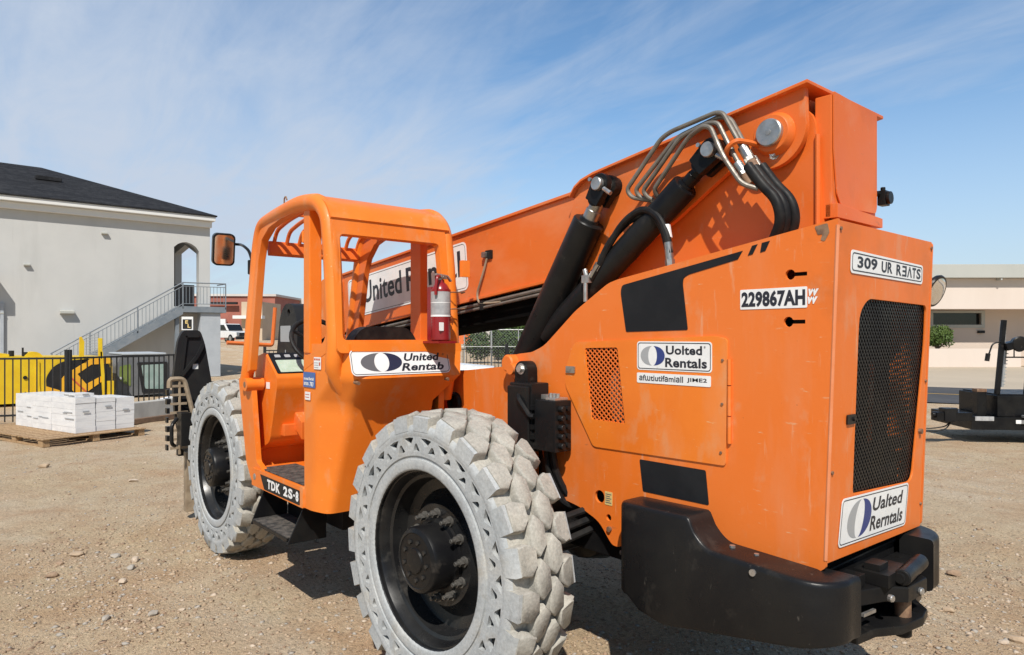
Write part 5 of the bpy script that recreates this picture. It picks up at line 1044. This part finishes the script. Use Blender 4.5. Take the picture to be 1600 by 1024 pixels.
# inner walls and floor
b = MB(); b.box(-1.196, -1.185, -.06, .62, .72, 1.55); b.box(-2.15, -.82, .62, .66, .74, 1.66); b.build('inner_wall', 'orange', cab)
b = MB(); b.box(-2.05, -1.2, -.06, .62, .735, .812); b.prism([(-2.15, -.03, .76), (-2.12, -.03, .74), (-2.30, -.03, 1.36), (-2.33, -.03, 1.36)], (0, .68, 0)); b.build('floor', 'orange', cab, bevel=.005)
b = MB(); b.plate(side(-.061), rnd([(-2.02, .70), (-1.19, .695), (-1.19, .818), (-2.0, .818)], .01), (), 0, .014); b.build('door_sill', 'orange', cab, bevel=.003)
b = MB(); b.plate(side(-.0755), rnd([(-1.79, .706), (-1.235, .706), (-1.235, .792), (-1.86, .795)], .006), (), 0, .0012)
for t, x0, x1 in (('T', -1.735, -1.675), ('D', -1.668, -1.60), ('K', -1.593, -1.525), ('2', -1.475, -1.41), ('S', -1.40, -1.335), ('-', -1.325, -1.30), ('8', -1.29, -1.25)): b.text(side(-.0755), t, x0, x1, .722 if t != '-' else .745, .782 if t != '-' else .757, .002, 1, .045)
b.build('model_plate', ['decal_black', 'sticker_white'], cab)
b = MB(); b.box(-1.94, -1.60, -.045, .20, .813, .822); b.box(-1.595, -1.26, -.045, .22, .813, .822); b.build('floor_mat', 'grip', cab, bevel=.003)
b = MB(); b.plate(side(-.062), rnd([(-2.31, 1.40), (-2.07, 1.42), (-1.965, .86), (-1.86, .822), (-1.86, .70), (-1.98, .69), (-2.06, .72), (-2.16, .84)], [.02, .02, .02, .03, .01, .03, .03, .03]), (), -.035, 0); b.build('front_skirt', 'orange', cab, bevel=.006)
b = MB(); b.cyl((-1.965, -.064, .762), (-1.965, -.078, .762), .022, n=18, ch=.003); b.build('round_marker', 'zinc', cab)
b = MB(); b.cyl((-2.08, -.10, 1.37), (-2.08, .02, 1.37), .045, n=20); b.cyl((-2.08, -.102, 1.37), (-2.08, -.098, 1.37), .02, n=16, mi=1); b.build('door_hinge', ['orange', 'rust'], cab)
# console with the instrument panel
b = MB(); b.plate(side(.03), rnd([(-2.24, 1.55), (-2.06, 1.585), (-1.85, 1.43), (-1.845, 1.36), (-1.97, .98), (-2.24, .88)], [.02, .02, .02, .02, .05, .02]), (), -.58, 0); con = b.build('console', 'orange', cab, bevel=.010)
d_ = V(-1.85 + 2.06, 0, 1.43 - 1.585).normalized(); PC = (V(-2.06, 0, 1.585), Y_, -d_, V(d_.z * -1, 0, d_.x).normalized())
b = MB(); b.plate(PC, rrect(.045, .50, -.235, -.012, .01), (), .001, .006); b.plate(PC, rrect(.07, .36, -.225, -.095, .006), (), .006, .0075, 1)
for k in range(5): b.plate(PC, rrect(.08 + k * .07, .12 + k * .07, -.065, -.035, .006), (), .006, .008, 2)
b.build('instrument_panel', ['black_plastic', 'green_label', 'ink_grey'], con)
b = MB(); b.box(-1.98, -1.90, .10, .40, 1.02, 1.10); b.prism([(-1.97, .18, 1.10), (-1.80, .18, 1.0), (-1.80, .18, 1.12), (-1.95, .18, 1.2)], (0, .3, 0)); b.build('pedal_box', 'orange_boom', con, bevel=.008)
b = MB(); b.plate(side(.0295), rrect(-2.03, -1.97, 1.34, 1.385, .003), (), .0, .0018); b.build('label', 'sticker_white', con)
b = MB(); c_ = V(-1.86, .33, 1.66); ax_ = V(.80, 0, .60).normalized(); u_ = ax_.cross(Y_).normalized()
b.tube([c_ + (Y_ * math.cos(2 * PI * k / 32) + u_ * math.sin(2 * PI * k / 32)) * .19 for k in range(32)], .0165, 10, closed=True)
for k in range(3): a = 2 * PI * (k + .25) / 3; b.tube([c_ - ax_ * .03, c_ + (Y_ * math.cos(a) + u_ * math.sin(a)) * .18], .012, 8)
b.cyl(c_ - ax_ * .30, c_ - ax_ * .01, .03, n=14); b.build('steering_wheel', 'rubber', cab)
b = MB(); b.box(-1.50, -1.02, .12, .58, 1.16, 1.26); b.box(-1.35, -1.05, .2, .5, .82, 1.15)
b.plate((V(-.98, 0, 0), Y_, Z_, X_), rnd([(.10, 1.20), (.60, 1.20), (.60, 1.60), (.52, 1.755), (.18, 1.755), (.10, 1.60)], [.02, .02, .1, .08, .08, .1], 6), (), -.10, 0); b.build('seat', 'rubber', cab, bevel=.03, seg=3)
b = MB(); b.tube([(-1.5, .60, 1.3), (-1.52, .60, 1.55)], .012, 8); b.lathe((-1.52, .60, 1.55), (0, 0, 1), [(0, 0), (.025, .01), (.025, .04), (0, .05)], 12); b.build('joystick', 'rubber', cab)
# step
b = MB(); b.box(-1.88, -1.32, -.12, .12, .478, .500); b.prism([(-1.31, -.125, .468), (-1.31, .12, .468), (-1.31, .12, .66), (-1.31, -.03, .66)], (.014, 0, 0)); b.prism([(-1.89, -.125, .468), (-1.89, .12, .468), (-1.89, .12, .70), (-1.89, -.03, .70)], (-.014, 0, 0)); b.box(-1.88, -1.32, .12, .13, .478, .72); b.box(-1.9, -1.1, .13, .7, .55, .69)
stp = b.build('step', 'black_paint', cab, bevel=.004)
b = MB(); b.box(-1.875, -1.325, -.115, .115, .5005, .506); b.build('tread_plate', 'grip', stp)
# stickers on the cab
bx = rx(1.56) + .05
PB = (V(-.652, 0, 0), Y_, V(-.10, 0, 1).normalized() if False else Z_, X_)
vv_ = V(-.045, 0, .155).normalized(); PB = (V(-.664, 0, 1.475), Y_, vv_, V(vv_.z, 0, -vv_.x))
b = rental_sticker('rental_sticker', PB, -.035, .60, .010, .155, [('United', .52, .90, .52, .83, .03), ('Rentab', .48, .93, .13, .44, .03), ('®', .93, .955, .72, .82, 0)], (.10, .49, .14, .86), cab, cols=('ink_darkgrey', 'ink_navy'), r=.03, base=.006, shear=.25)
b = MB(); Q = side(YL)
b.plate(Q, rrect(-1.188, -1.03, 1.405, 1.492, .003), (), .003, .0045); b.text(Q, 'ɯɯeɯɯ ꓤɯɯɯd', -1.178, -1.045, 1.448, 1.466, .0052, 1, .04) if False else b.text(Q, 'nmenad Bentlad', -1.178, -1.045, 1.446, 1.464, .0052, 1, .03); b.text(Q, 'anmuna', -1.178, -1.115, 1.416, 1.434, .0052, 1, .03); b.text(Q, '783', -1.10, -1.05, 1.412, 1.438, .0052, 1, .03, .2); b.build('blue_sticker', ['tag_blue', 'sticker_white'], cab)
b = MB(); b.plate(Q, rrect(-1.045, -.955, 1.512, 1.580, .003), (), .003, .0045)
for k in range(3): b.plate(Q, rrect(-1.04 + k * .027, -1.02 + k * .027, 1.562, 1.573, .001), (), 0, .0052, 1, front_only=True)
for k in range(3): b.plate(Q, rrect(-1.04, -.985, 1.520 + k * .013, 1.524 + k * .013, .001), (), 0, .0052, 2, front_only=True)
b.plate(Q, rrect(-.978, -.962, 1.533, 1.552, .001), (), 0, .0052, 1, front_only=True); b.build('warning_label', ['sticker_white', 'tag_red', 'ink_grey'], cab)
b = MB(); b.plate(Q, rrect(-1.165, -1.095, 1.332, 1.378, .003), (), .003, .0045)
for k in range(2): b.plate(Q, rrect(-1.16, -1.105, 1.345 + k * .016, 1.349 + k * .016, .001), (), 0, .0052, 1, front_only=True)
b.build('warning_label', ['sticker_white', 'tag_red'], cab)
each('bolt', 'rust', cab, [lambda b, y=y: b.cyl((-.70, y, 1.452), (-.655, y, 1.448), .010, n=8) for y in (.0, .575)])
b = MB()
for z in (1.86, 1.96): b.tube([(-.77, .63, z), (-.715, .65, z), (-.715, .74, z + .004), (-.78, .76, z)], .004, 6, mi=1)
b.box(-.775, -.745, .745, .80, 2.06, 2.16); b.build('bracket', ['orange', 'rust'], cab)
# left mirror on its arm
mn = V(.965, -.13, -.20).normalized(); mu = V(0, 0, 1).cross(mn).normalized(); mv = mn.cross(mu).normalized(); mc = V(-2.44, -.12, 2.315)
b = MB(); PM = (mc, mu, mv, mn); b.plate(PM, rrect(-.075, .075, -.115, .115, .035, 6), (), -.05, 0); mir = b.build('wing_mirror', 'black_plastic', T, bevel=.014, seg=3)
b = MB(); b.plate(PM, rrect(-.063, .063, -.103, .103, .028, 6), (), .0005, .003); b.build('mirror_glass', 'mirror_glass', mir)
b = MB(); b.tube(fillet([mc - mn * .04 + mv * .04, mc - mn * .06 + mu * .12 + mv * .04, V(-2.10, -.10, 2.31), V(-2.02, -.09, 2.27), V(-1.99, -.08, 2.19)], .06, 6), .010, 8); b.cyl((-1.99, -.08, 2.11), (-1.99, -.08, 2.205), .030, n=16, ch=.004); b.build('mirror_arm', 'black_plastic', mir)

# ------------------------------------------------------------------ fire extinguisher strapped to the cab's rear right post
fe = thing('fire_extinguisher', 'red fire extinguisher with white label strapped to the rear post of the cab', 'fire extinguisher', (-.60, .485, 1.672))
b = MB(); b.lathe((-.60, .485, 1.672), (0, 0, 1), [(.048, 0), (.0545, .006), (.0555, .02), (.0555, .26), (.051, .292), (.036, .318), (.022, .330), (.020, .345)], 32); b.build('cylinder', 'red_paint', fe)
b = MB(); b.lathe((-.60, .485, 1.815), (0, 0, 1), [(.0563, 0), (.0563, .145)], 32, closed=True); b.build('label', 'label_silver', fe)
b = MB(); b.lathe((-.60, .485, 1.808), (0, 0, 1), [(.0567, 0), (.0567, .010)], 32, closed=True); b.lathe((-.60, .485, 1.815), (0, 0, 1), [(.0569, .07), (.0569, .074)], 32, closed=True); b.plate((V(-.60 + .056, .485, 0), Y_, Z_, X_), rrect(-.045, -.018, 1.728, 1.775, .003), (), -.006, .0006); b.build('white_marks', 'sticker_white', fe)
b = MB(); b.cyl((-.60, .485, 2.01), (-.60, .485, 2.045), .016, n=12); b.cyl((-.62, .485, 2.03), (-.56, .485, 2.03), .010, n=10); b.build('valve', 'steel', fe)
b = MB(); b.bar((-.60, .45, 2.048), (-.60, .53, 2.04), .02, .012); b.bar((-.60, .53, 2.04), (-.60, .555, 2.012), .02, .010); b.bar((-.60, .455, 2.028), (-.60, .525, 2.026), .018, .008); b.build('handle', 'zinc', fe, bevel=.003)
b = MB(); b.tube(fillet([(-.585, .47, 2.035), (-.56, .435, 2.035), (-.56, .425, 1.98), (-.565, .428, 1.93)], .03), .009, 8); b.build('discharge_hose', 'red_paint', fe)
b = MB(); b.lathe((-.60, .485, 1.95), (0, 0, 1), [(.0570, 0), (.0570, .012)], 24, closed=True); b.build('strap', 'red_paint', fe); b = MB(); b.box(-.70, -.655, .46, .56, 1.671, 1.98); b.build('back_plate', 'red_paint', fe); b = MB(); b.box(-.70, -.54, .43, .55, 1.658, 1.670); b.build('bracket', 'red_paint', fe)

# ================================================================== LOOSE GRAVEL AND ROCKS
def pebbles(name, n, dmin, dmax, s0, s1, mats, seed, spots=None):
    g = np.random.default_rng(seed); dep = dmin * (dmax / dmin) ** g.random(n); lat = (g.random(n) * 1.7 - .86) * dep
    P = np.array(CAMP)[None] + dep[:, None] * np.array(FW)[None] + lat[:, None] * np.array(RT)[None]
    keep = np.ones(n, bool)
    keep &= (np.sin(P[:, 0] * 1.1 + 2.0 * np.sin(P[:, 1] * .9)) + np.sin(P[:, 1] * 1.7 + .5) + g.normal(size=n) * .9) > -.75
    if spots:
        q = g.integers(0, len(spots), n); S_ = np.array(spots, float)[q]; P = np.zeros((n, 3)); P[:, 0] = S_[:, 0] + g.normal(size=n) * S_[:, 2]; P[:, 1] = S_[:, 1] + g.normal(size=n) * S_[:, 3]; keep = np.ones(n, bool)
    P = P[keep]; n = len(P)
    base = np.array([(1, 0, 0), (-1, 0, 0), (0, 1, 0), (0, -1, 0), (0, 0, 1), (0, 0, -1), (.62, .62, .45), (-.62, .62, .45), (-.62, -.62, .45), (.62, -.62, .45)], float)
    F = [(6, 4, 9), (6, 2, 4), (4, 2, 7), (4, 7, 8), (4, 8, 9), (0, 6, 9), (0, 2, 6), (1, 7, 2), (1, 8, 7), (3, 8, 1), (3, 9, 8), (0, 9, 3)]
    F = [(4, 6, 7), (4, 7, 8), (4, 8, 9), (4, 9, 6), (6, 0, 2), (7, 2, 1), (8, 1, 3), (9, 3, 0), (6, 2, 7), (7, 1, 8), (8, 3, 9), (9, 0, 6), (5, 2, 0), (5, 1, 2), (5, 3, 1), (5, 0, 3)]
    s = s0 * (s1 / s0) ** (g.random(n) ** 2.6); ang = g.random(n) * 2 * PI; k = len(base)
    VV = base[None] * (1 + g.normal(size=(n, k, 3)) * .24); VV = VV * np.stack([s * (.8 + .6 * g.random(n)), s * (.8 + .5 * g.random(n)), s * (.45 + .35 * g.random(n))], 1)[:, None]
    ca, sa = np.cos(ang)[:, None], np.sin(ang)[:, None]; X = VV[..., 0] * ca - VV[..., 1] * sa; Y = VV[..., 0] * sa + VV[..., 1] * ca
    hz_ = np.array([hgt(p[0], p[1]) for p in P]); VV = np.stack([X + P[:, :1], Y + P[:, 1:2], VV[..., 2] + (hz_ + s * .04)[:, None]], -1).reshape(-1, 3)
    FF = (np.array(F)[None] + (np.arange(n) * k)[:, None, None]).reshape(-1, 3)
    me = bpy.data.meshes.new(name); me.vertices.add(len(VV)); me.vertices.foreach_set('co', VV.ravel().astype('f')); me.loops.add(FF.size); me.loops.foreach_set('vertex_index', FF.ravel().astype('i')); me.polygons.add(len(FF)); me.polygons.foreach_set('loop_start', np.arange(0, FF.size, 3).astype('i'))
    for m in mats: me.materials.append(M[m])
    me.polygons.foreach_set('material_index', np.repeat(g.choice(len(mats), n, p=[.50, .14, .10, .26]), len(F)).astype('i')); me.update(calc_edges=True); me.validate()
    o = bpy.data.objects.new(name, me); C.objects.link(o); return tag(o, kind='stuff')
pebbles('loose_gravel', 62000, 2.2, 13, .0035, .017, ['stone_tan', 'stone_grey', 'stone_pale', 'stone_brown'], 3)
pebbles('coarse_gravel', 2600, 2, 3, .004, .019, ['stone_tan', 'stone_grey', 'stone_pale', 'stone_brown'], 9, [(-3.2, -.75, .45, .22), (-3.5, -1.0, .35, .15), (-2.2, -.80, .40, .12), (-2.0, -.2, .7, .35), (-1.7, -.9, .5, .3), (1.35, 2.9, .25, .5), (1.0, 3.6, .35, .5), (-3.3, .05, .4, .2)])
rocks = [(-3.22, -.53, .050, 'stone_pale', 'pale pinkish angular rock on the gravel near the front tyre, largest of its patch'), (-3.45, -.62, .036, 'stone_grey', 'grey rock just behind the pale pinkish angular rock'), (-3.00, -.60, .034, 'stone_grey', 'flat grey rock just in front of the pale pinkish angular rock'), (-3.64, -.85, .052, 'stone_tan', 'broad flat tan rock at the far edge of the rocky patch'), (-3.23, -1.06, .042, 'stone_brown', 'dark brown wedge shaped rock at the left of the rocky patch'), (-3.48, -.98, .032, 'stone_brown', 'small brown rock behind the dark wedge shaped rock'), (-2.73, -.71, .034, 'stone_pale', 'pale chip of rock alone in the middle of the left foreground'), (-2.09, -.92, .030, 'stone_grey', 'bluish grey rock at the end of the low rock line, left foreground'), (-1.96, -.69, .032, 'stone_grey', 'smooth grey rock between the small white stone and the rock line'), (-1.92, -.54, .020, 'stone_pale', 'small whitish stone nearest the rear tyre on the left'),
         (1.50, 2.80, .032, 'stone_pale', 'pale rock at the lower right corner, left one of the pair'), (1.55, 2.90, .042, 'stone_tan', 'tan angular rock at the lower right corner, right one of the pair'), (.93, 3.86, .05, 'stone_brown', 'dark flat brown rock on the dirt right of the bumper'), (1.15, 3.05, .035, 'stone_tan', 'tan rock on the gravel just behind the hitch'), (-6.44, .12, .045, 'stone_pale', 'flat pale rock alone on the open dirt before the pallet'), (-8.1, -.56, .07, 'stone_tan', 'tan clod of earth just in front of the pallet')]
for i, (x, y, s, m, lb) in enumerate(rocks):
    bm = bmesh.new(); bmesh.ops.create_icosphere(bm, subdivisions=2, radius=1); q = random.Random(i * 7 + 1)
    for _ in range(7):
        n_ = Vector((q.gauss(0, 1), q.gauss(0, 1), q.gauss(0, 1))).normalized(); d_ = q.uniform(.5, .8)
        for v in bm.verts:
            e = v.co.dot(n_)
            if e > d_: v.co -= n_ * (e - d_)
    a = q.uniform(0, 6); sc_ = (s * q.uniform(1.0, 1.35), s * q.uniform(.75, 1.0), s * q.uniform(.45, .65))
    for v in bm.verts: v.co = Matrix.Rotation(a, 3, 'Z') @ Vector((v.co.x * sc_[0], v.co.y * sc_[1], v.co.z * sc_[2]))
    me = bpy.data.meshes.new('rock'); bm.to_mesh(me); bm.free(); me.materials.append(M[m]); o = bpy.data.objects.new('rock', me); C.objects.link(o); o.location = (x, y, hgt(x, y) + sc_[2] * .55); tag(o, lb, 'rock', 'larger rocks on the gravel')
